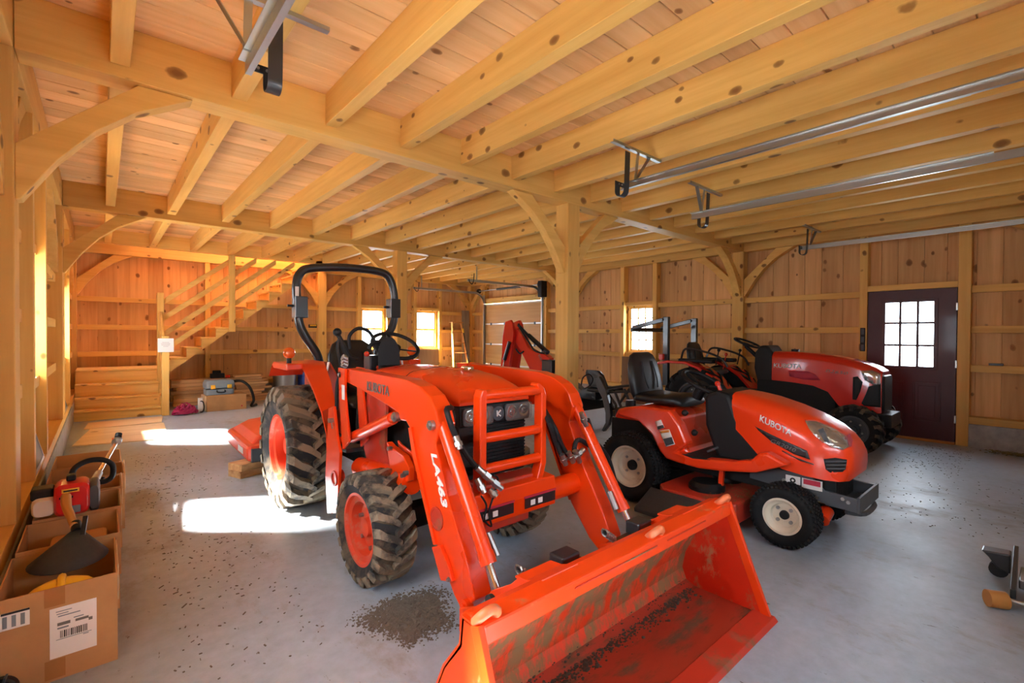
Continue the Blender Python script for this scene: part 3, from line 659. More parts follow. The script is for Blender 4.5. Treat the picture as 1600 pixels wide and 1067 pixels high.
# ================================================================== wheels
def lug_wheel(root, c, side, Rt, w, rim, nlug, lugh, mat_t, mat_l, mat_r, dish=0.10, skew=0.30, bolts=6, lugw=0.05):
    """agricultural wheel: axis along X, side = -1 when its outer face looks to -X"""
    c = Vector(c); bm = new(); rc = Rt-lugh; h = w/2
    prof = [(-h*0.80, rim), (-h*0.98, rim+(rc-rim)*0.45), (-h*0.95, rim+(rc-rim)*0.80), (-h*0.78, rc-0.012), (-h*0.3, rc), (h*0.3, rc), (h*0.78, rc-0.012), (h*0.95, rim+(rc-rim)*0.80), (h*0.98, rim+(rc-rim)*0.45), (h*0.80, rim)]
    lathe(bm, prof, c, (1, 0, 0), 56); ty = obj('tyre', bm, mat_t, root, 45)
    bm = new()
    def P(u, a, r): return c+Vector((u, -math.cos(a)*r, math.sin(a)*r))
    def R0(u):                                    # carcass radius at lateral u
        q = abs(u)/h
        return rc-0.004 if q < 0.6 else rc-0.004-(q-0.6)*0.05 if q < 0.8 else rc-0.02-(q-0.8)*0.35*(rc-rim)
    for s in (-1, 1):
        for i in range(nlug):
            a0 = 2*PI*(i+(0.5 if s > 0 else 0))/nlug
            st = [(-0.12*h, -0.10), (0.28*h, 0.38), (0.60*h, 0.62), (0.88*h, 0.95), (1.03*h, 1.0)]
            rings = []
            for k, (u, f) in enumerate(st):
                a = a0+skew*f; uu = u*s; ww = lugw/Rt*(0.85 if k == 0 else 1.0)/2*(1.25 if k >= 3 else 1)
                top = Rt if k < 3 else Rt-0.006 if k == 3 else Rt-lugh*1.5
                bot = R0(uu)-0.01 if k < 4 else rim+(rc-rim)*0.62
                rings.append([P(uu, a-ww, bot), P(uu, a-ww*0.8, top), P(uu, a+ww*0.8, top), P(uu, a+ww, bot)])
            loft(bm, rings)
    obj('tread', bm, mat_l, ty)['kind'] = 'stuff'
    bm = new(); o = side*h*0.80                   # rim: a dished bowl on the outer side
    prof = [(o*0.98, rim+0.012), (o*1.04, rim+0.012), (o*1.04, rim-0.008), (o*0.86, rim-0.014), (o*0.80, rim-0.045), (o-side*dish, rim-0.052), (o-side*dish*1.05, rim*0.45), (o-side*dish*0.85, rim*0.40), (o-side*dish*0.85, rim*0.02), (o-side*dish*1.3, rim*0.02), (o-side*dish*1.3, rim-0.02), (o*0.6, rim+0.0)]
    lathe(bm, prof, c, (1, 0, 0), 48); rm = obj('rim', bm, mat_r, root, 35)
    bm = new(); lathe(bm, [(o-side*dish*0.9, 0.001), (o-side*dish*0.9, rim*0.30), (o-side*dish*0.45, rim*0.26), (o-side*dish*0.40, 0.001)], c, (1, 0, 0), 20, False); obj('hub', bm, mat_r, rm, 40)
    bm = new()
    for i in range(bolts):
        a = 2*PI*i/bolts+0.3; q = c+Vector((o-side*dish*0.98, math.cos(a)*rim*0.60, math.sin(a)*rim*0.60))
        cyl(bm, q, q+Vector((side*0.022, 0, 0)), 0.012, 6)
    obj('wheel_nuts', bm, 'dull_steel', rm)['kind'] = 'stuff'
    return ty
# ================================================================== orange loader tractor
LT = thing('loader_tractor', (1.67, 3.3, 0), 'orange compact tractor with front loader bucket and black roll bar', 'tractor')
CX = 1.67
LC = 1.72                       # the loader's own centre line
for s in (-1, 1):
    lug_wheel(LT, (CX+s*0.455, 4.08, 0.485), s, 0.485, 0.37, 0.248, 21, 0.042, 'tyre_muddy', 'tyre_lug', 'wheel_orange', 0.12, 0.27, 8, 0.070)
    lug_wheel(LT, (CX+s*0.505, 2.52, 0.308), s, 0.308, 0.235, 0.192, 20, 0.028, 'tyre_muddy', 'tyre_lug', 'wheel_orange', 0.075, 0.24, 6, 0.050)
# ---- loader arms
OUTER = yz([(540.5, 575.5), (617.5, 590), (636, 594), (655, 604), (670, 619), (680, 638.7), (686, 665), (680, 695), (698, 776), (727, 874), (742, 938)], 1.2)
INNER = yz([(723, 957), (709, 930), (683, 856), (649, 708), (640, 669), (634, 658), (626, 657), (617.5, 641.5), (595, 627.5), (565, 609.7), (541, 597)], 1.2)
for s in (-1, 1):
    xo = LC+s*0.52; xi = LC+s*0.425
    bm = new(); prism(bm, OUTER+INNER, 0, xo, xi); arm = obj('loader_arm', bm, 'orange_paint', LT, bevel=0.007)
    # stiffening strap along the back of the lower arm, pivot boss, cross-tube collar
    bk = yz([(641, 668), (647, 708), (680, 850), (684, 850), (652, 706), (646, 667)], 1.2)
    bm = new(); prism(bm, bk, 0, xo+s*0.012, xi); obj('arm_flange', bm, 'orange_paint', arm)
    st = yz([(680, 853), (694, 905), (712, 907), (705, 880), (692, 850)], 1.2)
    bm = new(); prism(bm, st, 0, xo+s*0.02, xo); obj('stand_latch', bm, 'orange_paint', arm, bevel=0.003)
    for (px, py, rr) in ((621, 651, 0.026), (677, 664, 0.024), (536, 585, 0.022), (707, 903, 0.012), (731, 945, 0.03)):
        p = on(px, py, 0, 1.2); bm = new(); cyl(bm, (xo+s*0.022, p.y, p.z), (xo-s*0.01, p.y, p.z), rr, 16); cyl(bm, (xo+s*0.032, p.y, p.z), (xo, p.y, p.z), rr*0.55, 6); obj('pivot_pin', bm, 'dull_steel' if rr < 0.03 else 'orange_paint', arm, 40)
    p = on(683, 810, 0, 1.2); bm = new(); lathe(bm, [(0, 0.055), (s*0.006, 0.055), (s*0.006, 0.046), (s*0.0015, 0.044), (s*0.0015, 0.001), (-s*0.034, 0.001), (-s*0.034, 0.055)], (xo, p.y, p.z), (1, 0, 0), 24); obj('tube_end', bm, 'dull_red', arm, 40)  # flat dark red disc paints the shade of an open hole
    # mast and mounting plates
    mp = yz([(533, 574), (544, 576), (543, 612), (550, 690), (540, 702), (536, 640)], 1.2)
    bm = new(); prism(bm, mp, 0, xo+s*0.004, xo+s*0.022); prism(bm, mp, 0, xi-s*0.022, xi-s*0.004); mast = obj('loader_mast', bm, 'orange_paint', LT, bevel=0.004)
    lp = yz([(523, 637), (531, 634), (536, 680), (541, 705), (537, 800), (521, 800), (518, 740)], 1.2)
    bm = new(); prism(bm, lp, 0, xo+s*0.024, xo+s*0.044); obj('mount_plate', bm, 'orange_paint', mast, bevel=0.004)
    ip = yz([(545, 600), (568, 608), (573, 640), (571, 705), (580, 735), (552, 760), (540, 705)], 1.2)
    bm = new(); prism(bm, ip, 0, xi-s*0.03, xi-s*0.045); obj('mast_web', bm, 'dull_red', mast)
    p = on(524, 747, 0, 1.16); bm = new(); lathe(bm, [(0, 0.05), (s*0.008, 0.05), (s*0.008, 0.036), (-s*0.05, 0.036), (-s*0.05, 0.05)], (xo+s*0.044, p.y, p.z), (1, 0, 0), 20); obj('mount_tube', bm, 'dull_red', mast, 40)
    bm = new(); p = on(527, 656, 0, 1.18); cyl(bm, (xo+s*0.04, p.y+0.01, p.z), (xo+s*0.075, p.y+0.01, p.z), 0.016, 10); bar(bm, (xo+s*0.06, p.y, p.z), (xo+s*0.06, p.y-0.02, p.z-0.05), 0.006, 0.006); obj('lock_pin', bm, 'dull_steel', mast)
    # side frame rail down to the front axle bolster
    bm = new(); f0 = on(575, 706, 0, 1.25); f1 = on(618, 700, 0, 1.25)
    cyl(bm, (CX+s*0.36, 3.05, 0.50), (CX+s*0.36, 2.35, 0.56), 0.065, 18); obj('side_rail', bm, 'orange_paint', LT, 40)
    sp = yz([(606, 690), (612, 697), (632, 712), (634, 716), (641, 730), (640, 752), (622, 760), (614, 752)], 1.28)
    bm = new(); prism(bm, sp, 0, CX+s*0.40, CX+s*0.36); prism(bm, sp, 0, CX+s*0.33, CX+s*0.315); pl_ = obj('frame_plate', bm, 'orange_paint', LT, bevel=0.006)
    for q in ((612, 700), (633, 742), (637, 738)):
        p = on(*q, 0, 1.27); bm = new(); cyl(bm, (CX+s*0.40, p.y, p.z), (CX+s*0.425, p.y, p.z), 0.013, 6); obj('bolt', bm, 'dull_steel', pl_)
    # cylinders
    a, b_ = on(546, 686, 0, 1.245), on(619, 651, 0, 1.245); xc = LC+s*0.475
    A, B = Vector((xc, a.y, a.z)), Vector((xc, b_.y, b_.z)); D = (B-A).normalized()
    bm = new(); cyl(bm, A+D*0.06, B-D*0.04, 0.036, 20); cyl(bm, A-D*0.02, A+D*0.07, 0.024, 12); cyl(bm, B-D*0.05, B+D*0.02, 0.03, 12)
    lc = obj('lift_cylinder', bm, 'orange_paint', LT, 40)
    bm = new(); cyl(bm, A+Vector((-s*0.045, 0, 0)), A+Vector((s*0.06, 0, 0)), 0.024, 14); obj('cylinder_eye', bm, 'orange_paint', lc, 40)
    a, b_, r_ = on(692, 662, 0, 1.24), on(764, 882, 0, 1.24), on(776, 925, 0, 1.24); xc = LC+s*0.48
    A, B, C_ = (Vector((xc, q.y, q.z)) for q in (a, b_, r_)); D = (B-A).normalized()
    bm = new(); cyl(bm, A, B, 0.033, 20); cyl(bm, B-D*0.05, B, 0.037, 20); tc_ = obj('tilt_cylinder', bm, 'orange_paint', LT, 40)
    bm = new(); cyl(bm, B, B+D*0.14, 0.017, 14); obj('cylinder_rod', bm, 'chrome', tc_, 40)
    bm = new(); cyl(bm, B+D*0.12, B+D*0.17, 0.022, 12); cyl(bm, B+D*0.17+Vector((-0.05, 0, 0)), B+D*0.17+Vector((0.05, 0, 0)), 0.022, 12); obj('rod_end', bm, 'orange_paint', tc_, 40)
    bm = new(); tube(bm, [B-D*0.12+Vector((s*-0.045, 0.0, 0)), B-D*0.02+Vector((s*-0.055, 0, 0))], 0.014, 8); obj('hose_fitting', bm, 'dull_steel', tc_)
text('lettering', 'KUBOTA', 'grey_letter', LT, on(573, 609.5, 0, 1.1965), on(607, 615.5, 0, 1.2)-on(573, 606.5, 0, 1.2), (0, 0, 1), 0.058, 0.002, 0, 0.285, 0.0)
text('lettering', 'LA463', 'paper_white', LT, on(673.5, 707, 0, 1.1965), on(689, 783, 0, 1.2)-on(673, 707, 0, 1.2), (0, -1, 0), 0.045, 0.002, 0.25, 0.26, 0.03)
bm = new(); prism(bm, yz([(533.5, 601), (538, 602), (538, 625), (534, 624)], 1.175), 0, 1.1755, 1.178); obj('caution_label', bm, 'paper_white', LT)
# ---- cross tube between the arms
bm = new(); cyl(bm, (LC-0.43, 1.90, 0.50), (LC+0.43, 1.90, 0.50), 0.062, 22); ct = obj('cross_tube', bm, 'orange_paint', LT, 40)
bm = new(); prism(bm, [(1.835, 0.53), (1.845, 0.60), (1.95, 0.61), (1.97, 0.53), (1.97, 0.46), (1.84, 0.44)], 0, CX-0.33, CX+0.26); obj('hose_guard', bm, 'orange_paint', ct, bevel=0.006)
bm = new()
for a, b_ in ((CX-0.31, CX-0.06), (CX+0.02, CX+0.25)): box(bm, (a, 1.831, 0.468), (b_, 1.8345, 0.522))
obj('warning_decal', bm, 'black_paint', ct)
bm = new()
for a in (CX-0.26, CX-0.20, CX+0.06, CX+0.115): box(bm, (a, 1.8285, 0.480), (a+0.032, 1.8305, 0.508))
obj('decal_mark', bm, 'paper_white', ct)
bm = new()
for a, b_ in ((CX-0.315, CX-0.055), (CX+0.015, CX+0.255)): box(bm, (a, 1.830, 0.523), (b_, 1.834, 0.534))
obj('decal_stripe', bm, 'label_red', ct)
# ---- bucket
BX0, BX1 = 0.835, 2.477
side = [(0.905, 0.002), (1.29, 0.002), (1.345, 0.027), (1.370, 0.09), (1.352, 0.185), (1.292, 0.31), (1.20, 0.43), (1.19, 0.52), (1.105, 0.52)]
shell = [(0.905, 0.0), (1.29, 0.0), (1.350, 0.024), (1.376, 0.09), (1.357, 0.188), (1.296, 0.315), (1.205, 0.43), (1.19, 0.525), (1.10, 0.525)]
inn = [(1.102, 0.513), (1.178, 0.513), (1.190, 0.425), (1.284, 0.308), (1.344, 0.184), (1.362, 0.09), (1.338, 0.034), (1.29, 0.013), (0.905, 0.013)]
bm = new(); prism(bm, shell+inn, 0, BX0, BX1); bucket = obj('bucket', bm, ['bucket_paint', 'bucket_inside', 'bucket_floor'], LT)
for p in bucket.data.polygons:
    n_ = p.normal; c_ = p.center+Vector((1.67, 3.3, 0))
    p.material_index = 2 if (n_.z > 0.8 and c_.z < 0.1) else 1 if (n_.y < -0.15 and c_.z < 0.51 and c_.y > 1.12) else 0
for x0, x1 in ((BX0, BX0+0.012), (BX1-0.012, BX1)):
    bm = new(); prism(bm, side, 0, x0, x1); o = obj('bucket_side', bm, ['bucket_paint', 'bucket_side_in'], bucket, bevel=0.003)
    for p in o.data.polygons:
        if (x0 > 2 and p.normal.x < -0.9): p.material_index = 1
    bm = new(); prism(bm, [(0.89, 0.0), (0.935, 0.0), (1.14, 0.515), (1.10, 0.53)], 0, x0-0.004 if x0 < 1 else x0-0.006, x1+0.006 if x0 < 1 else x1+0.004); obj('side_rib', bm, 'bucket_paint', bucket, bevel=0.003)
bm = new(); prism(bm, [(0.868, 0.0), (0.98, 0.0), (0.98, 0.022), (0.885, 0.018)], 0, BX0-0.01, BX1+0.01); obj('cutting_edge', bm, 'dull_red', bucket, bevel=0.002)
bm = new(); prism(bm, [(1.094, 0.462), (1.150, 0.462), (1.215, 0.44), (1.215, 0.518), (1.165, 0.536), (1.094, 0.530)], 0, BX0+0.013, BX1-0.013); obj('top_rail', bm, 'bucket_paint', bucket, bevel=0.008)
bm = new(); box(bm, (CX-0.42, 1.0905, 0.500), (CX+0.10, 1.0935, 0.505)); box(bm, (CX+0.18, 1.0905, 0.500), (CX+0.52, 1.0935, 0.505)); obj('weld_seam', bm, 'dull_red', bucket)
for x in (BX0+0.04, CX+0.12, BX1-0.06):           # chain hooks on the top rail
    bm = new(); tube(bm, smooth_path([(x-0.028, 1.135, 0.525), (x-0.028, 1.105, 0.555), (x, 1.095, 0.568), (x+0.03, 1.105, 0.550), (x+0.032, 1.12, 0.525)], 4), [0.016]*17, 8); obj('chain_hook', bm, 'worn_orange', bucket, 50)
EAR = yz([(757, 950), (752, 940), (760, 926), (790, 916), (802, 906), (812, 909), (826, 921), (836, 932), (826, 938)], 1.13)
for s in (-1, 1):
    x = LC+s*0.475
    for d in (-0.085, 0.085):                     # hinge ears on the back of the bucket
        bm = new(); prism(bm, EAR+[(1.20, 0.42), (1.32, 0.27), (1.52, 0.10), (1.66, 0.12), (1.66, 0.22)], 0, x+d-0.009, x+d+0.009); obj('hinge_ear', bm, 'bucket_paint', bucket, bevel=0.004)
    bm = new(); prism(bm, [(1.15, 0.525), (1.175, 0.515), (1.24, 0.495), (1.30, 0.49), (1.30, 0.50), (1.24, 0.507), (1.18, 0.53), (1.16, 0.54)], 0, x-0.094, x+0.094); obj('ear_cap', bm, 'bucket_paint', bucket, bevel=0.003)
    p = on(761, 942, 0, 1.12); bm = new(); lathe(bm, [(-0.115, 0.001), (-0.115, 0.026), (-0.098, 0.026), (-0.098, 0.016), (0.115, 0.016), (0.115, 0.001)], (x, p.y, p.z), (1, 0, 0), 18, False); obj('pivot_pin', bm, 'black_paint', bucket, 40)
    # quick-attach lever with its spring behind the bucket
    xl = LC+s*0.27; bm = new(); bar(bm, (xl-0.14, 1.36, 0.40), (xl+0.12, 1.35, 0.42), 0.05, 0.025); box(bm, (xl-0.03, 1.31, 0.41), (xl+0.08, 1.39, 0.475)); obj('latch_lever', bm, 'black_paint', bucket, bevel=0.008)
    bm = new(); pts = [Vector((xl-0.15-0.07*t/60.0, 1.37+0.016*math.cos(t*0.75), 0.42+0.05*(t/60.0)+0.016*math.sin(t*0.75))) for t in range(0, 61)]; tube(bm, pts, 0.0055, 6); obj('latch_spring', bm, 'dull_steel', bucket)
# dried mud along the floor of the bucket
bm = new(); rnd = random.Random(3)
for i in range(1500):
    x = rnd.uniform(BX0+0.05, BX1-0.06); y = rnd.gauss(1.29, 0.030); z = 0.014+max(0, y-1.29)**2*9; r_ = rnd.uniform(0.002, 0.007)*(1 if rnd.random() < 0.9 else 1.6)
    if y > 1.345 or y < 1.15: continue
    bmesh.ops.create_icosphere(bm, subdivisions=1, radius=r_, matrix=Matrix.Translation((x, y, z)) @ Matrix.Diagonal((1.3, 1, 0.5, 1)))
o = obj('dried_mud', bm, 'dark_mud', bucket); o['kind'] = 'stuff'
# ---- grille guard
GY = 1.87
bm = new(); prism(bm, [(1.41, 0.60), (1.41, 1.08), (1.425, 1.115), (1.452, 1.115), (1.452, 0.60)], 1, GY-0.012, GY+0.05); gg = obj('grille_guard', bm, 'orange_paint', LT, bevel=0.006)
bm = new(); prism(bm, [(1.835, 0.68), (1.835, 1.07), (1.80, 1.115), (1.815, 1.13), (1.855, 1.10), (1.872, 1.06), (1.876, 0.68), (1.84, 0.58), (1.80, 0.58)], 1, GY-0.012, GY+0.05); obj('guard_upright', bm, 'orange_paint', gg, bevel=0.006)
for z, x1 in ((1.085, 1.83), (0.868, 1.84), (0.710, 1.84)):
    bm = new(); cyl(bm, (1.45, GY+0.015, z), (x1, GY+0.015, z), 0.026, 16); obj('guard_bar', bm, 'orange_paint', gg, 40)
bm = new(); box(bm, (CX-0.22, 1.90, 0.56), (CX+0.22, 2.02, 0.62)); box(bm, (CX-0.17, 1.96, 0.34), (CX+0.17, 2.30, 0.56)); obj('front_bolster', bm, 'dull_red', LT, bevel=0.01)
# ---- hood, grille, lights
def arch(y, zt, zb, hw, round_=0.10, n=6, flat=0.02):
    pts = [(CX-hw, y, zb)]
    for i in range(n+1):
        a = PI/2*i/n; pts.append((CX-hw+round_-round_*math.cos(a), y, zt-flat-round_+round_*math.sin(a)))
    pts.append((CX, y, zt))
    for i in range(n, -1, -1):
        a = PI/2*i/n; pts.append((CX+hw-round_+round_*math.cos(a), y, zt-flat-round_+round_*math.sin(a)))
    pts.append((CX+hw, y, zb)); return pts
bm = new(); loft(bm, [arch(3.10, 1.175, 0.80, 0.275), arch(2.8, 1.187, 0.86, 0.28), arch(2.5, 1.183, 0.93, 0.278), arch(2.28, 1.160, 0.98, 0.272), arch(2.15, 1.120, 1.005, 0.264, 0.08), arch(2.075, 1.065, 1.012, 0.255, 0.03, 6, 0.012), arch(2.055, 1.030, 1.012, 0.25, 0.008, 6, 0.004)]); hood = obj('hood', bm, 'orange_paint', LT, 35)
bm = new(); loft(bm, [arch(2.62, 1.186, 0.93, 0.2805), arch(2.626, 1.186, 0.93, 0.2805)]); obj('hood_seam', bm, 'black_rubber', hood)
bm = new(); loft(bm, [[(CX+0.02+dx*0.045, 2.36+dy*0.06, 1.178) for dx, dy in rrect(1, 1, 0.4)], [(CX+0.02+dx*0.035, 2.36+dy*0.05, 1.190) for dx, dy in rrect(1, 1, 0.4)]]); lathe(bm, [(-0.05, 0.001), (-0.05, 0.012), (0.05, 0.012), (0.05, 0.001)], (CX+0.02, 2.36, 1.188), (0, 1, 0), 12, False); obj('hood_latch', bm, 'chrome', hood, 40)
bm = new(); box(bm, (CX-0.235, 2.07, 0.60), (CX+0.235, 2.30, 1.012)); box(bm, (CX-0.265, 2.30, 0.62), (CX+0.265, 3.1, 0.93)); grl = obj('side_panel', bm, 'engine_black', LT, bevel=0.01)
bm = new()
for i in range(14): z = 0.625+i*0.0195; box(bm, (CX-0.225, 2.058, z), (CX+0.225, 2.072, z+0.009))
obj('grille_slats', bm, 'black_plastic', grl)['kind'] = 'stuff'
bm = new(); prism(bm, [(2.045, 0.905), (2.052, 1.008), (2.10, 1.008), (2.10, 0.900), (2.06, 0.895)], 0, CX-0.25, CX+0.25); hl = obj('headlight_bar', bm, 'black_plastic', LT, bevel=0.008)
for x in (CX-0.145, CX+0.145):
    bm = new(); prism(bm, [(x+a, 0.953+b_) for a, b_ in rrect(0.19, 0.090, 0.02)], 1, 2.036, 2.046); ref = obj('reflector', bm, 'dark_grey', hl)
    for dx in (-0.045, 0.045): bm = new(); lathe(bm, [(0.0, 0.001), (0.0, 0.036), (0.004, 0.038), (0.006, 0.030), (0.002, 0.012), (0.006, 0.010), (0.006, 0.001)], (x+dx, 2.036, 0.953), (0, -1, 0), 20, False); obj('lamp_bowl', bm, 'chrome', ref, 40)
    bm = new(); prism(bm, [(x+a, 0.953+b_) for a, b_ in rrect(0.20, 0.098, 0.02)], 1, 2.018, 2.026); obj('headlight_lens', bm, 'smoked_lens', ref, bevel=0.003)
bm = new(); lathe(bm, [(0, 0.001), (0, 0.040), (0.012, 0.040), (0.012, 0.032), (0.008, 0.030), (0.008, 0.001)], (CX, 2.044, 0.953), (0, -1, 0), 28, False); em = obj('badge', bm, 'dark_grey', hl, 40)
bm = new(); box(bm, (CX-0.014, 2.028, 0.937), (CX-0.008, 2.034, 0.970)); bar(bm, (CX-0.008, 2.031, 0.953), (CX+0.014, 2.031, 0.970), 0.006, 0.006); bar(bm, (CX-0.008, 2.031, 0.953), (CX+0.014, 2.031, 0.937), 0.006, 0.006); obj('badge_mark', bm, 'silver_letter', em)
bm = new(); prism(bm, [(CX-0.25+a, b_) for a, b_ in ((0, 0.895), (0.07, 0.895), (0.07, 0.72), (0.02, 0.66))], 1, 2.056, 2.07); obj('side_grille', bm, 'black_plastic', hl)
# ---- engine, transmission, axles
bm = new(); box(bm, (CX-0.17, 2.25, 0.40), (CX+0.17, 3.15, 0.82)); box(bm, (CX-0.14, 3.1, 0.36), (CX+0.14, 4.25, 0.80)); cyl(bm, (CX-0.30, 4.08, 0.485), (CX+0.30, 4.08, 0.485), 0.11, 20); eng = obj('drivetrain', bm, 'engine_black', LT, bevel=0.015)
bm = new(); cyl(bm, (CX-0.24, 2.75, 0.56), (CX-0.175, 2.75, 0.56), 0.045, 16); cyl(bm, (CX-0.22, 2.42, 0.72), (CX-0.17, 2.42, 0.72), 0.06, 16); obj('oil_filter', bm, 'dull_steel', eng, 40)
bm = new()
for i in range(9): box(bm, (CX-0.215, 2.40+i*0.022, 0.44), (CX-0.17, 2.408+i*0.022, 0.58))
obj('cooling_fins', bm, 'dull_steel', eng)['kind'] = 'stuff'
bm = new(); bar(bm, (CX-0.44, 2.52, 0.31), (CX+0.44, 2.52, 0.31), 0.12, 0.13); cyl(bm, (CX-0.47, 2.52, 0.30), (CX-0.36, 2.52, 0.30), 0.085, 18); cyl(bm, (CX+0.36, 2.52, 0.30), (CX+0.47, 2.52, 0.30), 0.085, 18); obj('front_axle', bm, 'engine_black', LT, bevel=0.012)
bm = new()
for i, (a, b_) in enumerate((((574, 640), (585, 735)), ((560, 640), (580, 735)), ((566, 612), (560, 700)))):
    p, q = on(*a, 0, 1.38), on(*b_, 0, 1.38); tube(bm, smooth_path([p, (p+q)/2+Vector((0, 0.05, 0)), q], 5), 0.012, 8)
obj('hydraulic_hose', bm, 'black_rubber', LT, 40)
# ---- platform, fenders, seat, controls
bm = new(); box(bm, (CX-0.42, 3.15, 0.58), (CX+0.42, 3.85, 0.61)); plt = obj('foot_platform', bm, 'dark_grey', LT, bevel=0.006)
for s in (-1, 1):
    def Q(x, y, z): return Vector((CX+s*(CX-x), y, z))
    lf = [(1.115, 4.55, 1.03), (1.115, 4.45, 1.13), (1.12, 4.30, 1.155), (1.19, 3.94, 1.155), (1.20, 3.88, 1.115), (1.20, 3.66, 0.98), (1.20, 3.475, 0.83), (1.205, 3.39, 0.686), (1.205, 3.38, 0.545)]
    rt = [(1.40, 4.55, 1.03), (1.40, 4.45, 1.13), (1.40, 4.30, 1.165), (1.37, 3.92, 1.165), (1.34, 3.79, 1.135), (1.32, 3.62, 1.02), (1.32, 3.53, 0.86), (1.31, 3.50, 0.70), (1.31, 3.49, 0.55)]
    bm = new(); secs = []
    for (a, b_) in zip(lf, rt):
        A, B = Q(*a), Q(*b_); dn = Vector((0, 0.014, -0.014)); secs.append([A, B, B+dn, A+dn])
    loft(bm, secs); fe = obj('fender', bm, 'orange_paint', LT, 30)
    bm = new(); box(bm, Q(1.08, 3.90, 1.105), Q(1.20, 4.30, 1.158)); obj('fender_flange', bm, 'orange_paint', fe, bevel=0.01)
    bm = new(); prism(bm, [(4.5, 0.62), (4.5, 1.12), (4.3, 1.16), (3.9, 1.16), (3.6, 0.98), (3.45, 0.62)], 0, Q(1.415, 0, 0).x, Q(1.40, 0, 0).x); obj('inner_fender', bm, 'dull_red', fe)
    bm = new(); cyl(bm, Q(1.125, 4.0, 1.158), Q(1.125, 4.0, 1.20), 0.018, 12); obj('light_stem', bm, 'black_plastic', fe)
    bm = new(); bmesh.ops.create_uvsphere(bm, u_segments=18, v_segments=12, radius=0.046, matrix=Matrix.Translation(Q(1.125, 4.0, 1.238)) @ Matrix.Diagonal((1, 0.75, 1, 1))); obj('turn_signal', bm, 'amber_lens', fe, 60)
    bm = new(); prism(bm, [(CX+s*(CX-x), z) for x, z in ((1.36, 1.17), (1.345, 1.10), (1.335, 1.10), (1.345, 1.17))], 1, 3.76, 3.772); obj('fender_label', bm, 'paper_white', fe)
# roll bar
rp = [(500, 600), (500, 572), (494, 551), (478, 527), (468, 506), (465, 480), (463, 446), (469, 427), (486, 419), (540, 418), (590, 424), (607, 433), (615, 455), (617, 488), (612, 512), (600, 530), (589, 548), (586, 600)]
bm = new(); W = [on(x, y, 1, 4.2) for x, y in rp]; tube(bm, smooth_path(W, 5), 0.036, 14); rops = obj('roll_bar', bm, 'black_paint', LT, 40)
for px in ((468.5, 480), (614.5, 482)):
    p = on(*px, 1, 4.2); bm = new(); box(bm, p-Vector((0.05, 0.055, 0.09)), p+Vector((0.05, 0.055, 0.09))); cyl(bm, p+Vector((-0.10, 0, 0.01)), p+Vector((0.02, 0, 0.01)), 0.012, 8); obj('roll_bar_hinge', bm, 'black_paint', rops, bevel=0.008)
bm = new(); p = on(464, 457, 1, 4.16); box(bm, p-Vector((0.014, 0.004, 0.05)), p+Vector((0.014, 0.002, 0.05))); obj('roll_bar_label', bm, 'paper_white', rops)
# seat
def seat(root, c, w, dpt, hb, mat='black_vinyl', tilt=0.10):
    x, y, z = c
    bm = new(); secs = []
    for i, (yy, ht) in enumerate(((-dpt/2, 0.6), (-dpt/2+0.05, 1.0), (0, 0.85), (dpt/2-0.05, 0.95), (dpt/2, 0.7))):
        ww = w*(0.86 if i in (0, 4) else 1); secs.append([(x+a*ww, y+yy, z+0.05*ht+b_*0.10*ht) for a, b_ in rrect(1, 1, 0.35, 5)])
    loft(bm, secs); so = obj('seat_cushion', bm, mat, root, 60)
    bm = new(); secs = []
    for t, ww, th in ((0.0, 0.90, 0.9), (0.12, 1.0, 1.0), (0.45, 1.0, 0.95), (0.75, 0.92, 0.8), (0.93, 0.74, 0.6), (1.0, 0.5, 0.3)):
        yy = y+dpt/2-0.02+t*hb*tilt*2; secs.append([(x+a*w*ww, yy+b_*0.11*th, z+0.04+t*hb) for a, b_ in rrect(1, 1, 0.38, 5)])
    loft(bm, secs); sb = obj('seat_back', bm, mat, root, 60)
    bm = new()
    for q in (-0.2, 0.2): tube(bm, smooth_path([(x+w*q*0.8, y+dpt/2-0.075, z+0.12), (x+w*q, y+dpt/2-0.075+0.3*hb*tilt*2, z+0.04+hb*0.4), (x+w*q*0.9, y+dpt/2-0.06+0.7*hb*tilt*2, z+0.04+hb*0.8)], 4), 0.006, 6)
    obj('seat_piping', bm, 'black_plastic', sb)
    return so
seat(LT, (CX-0.01, 3.80, 0.80), 0.44, 0.42, 0.50)
bm = new(); box(bm, (CX-0.17, 3.65, 0.60), (CX+0.17, 4.0, 0.81)); obj('seat_base', bm, 'black_plastic', LT, bevel=0.02)
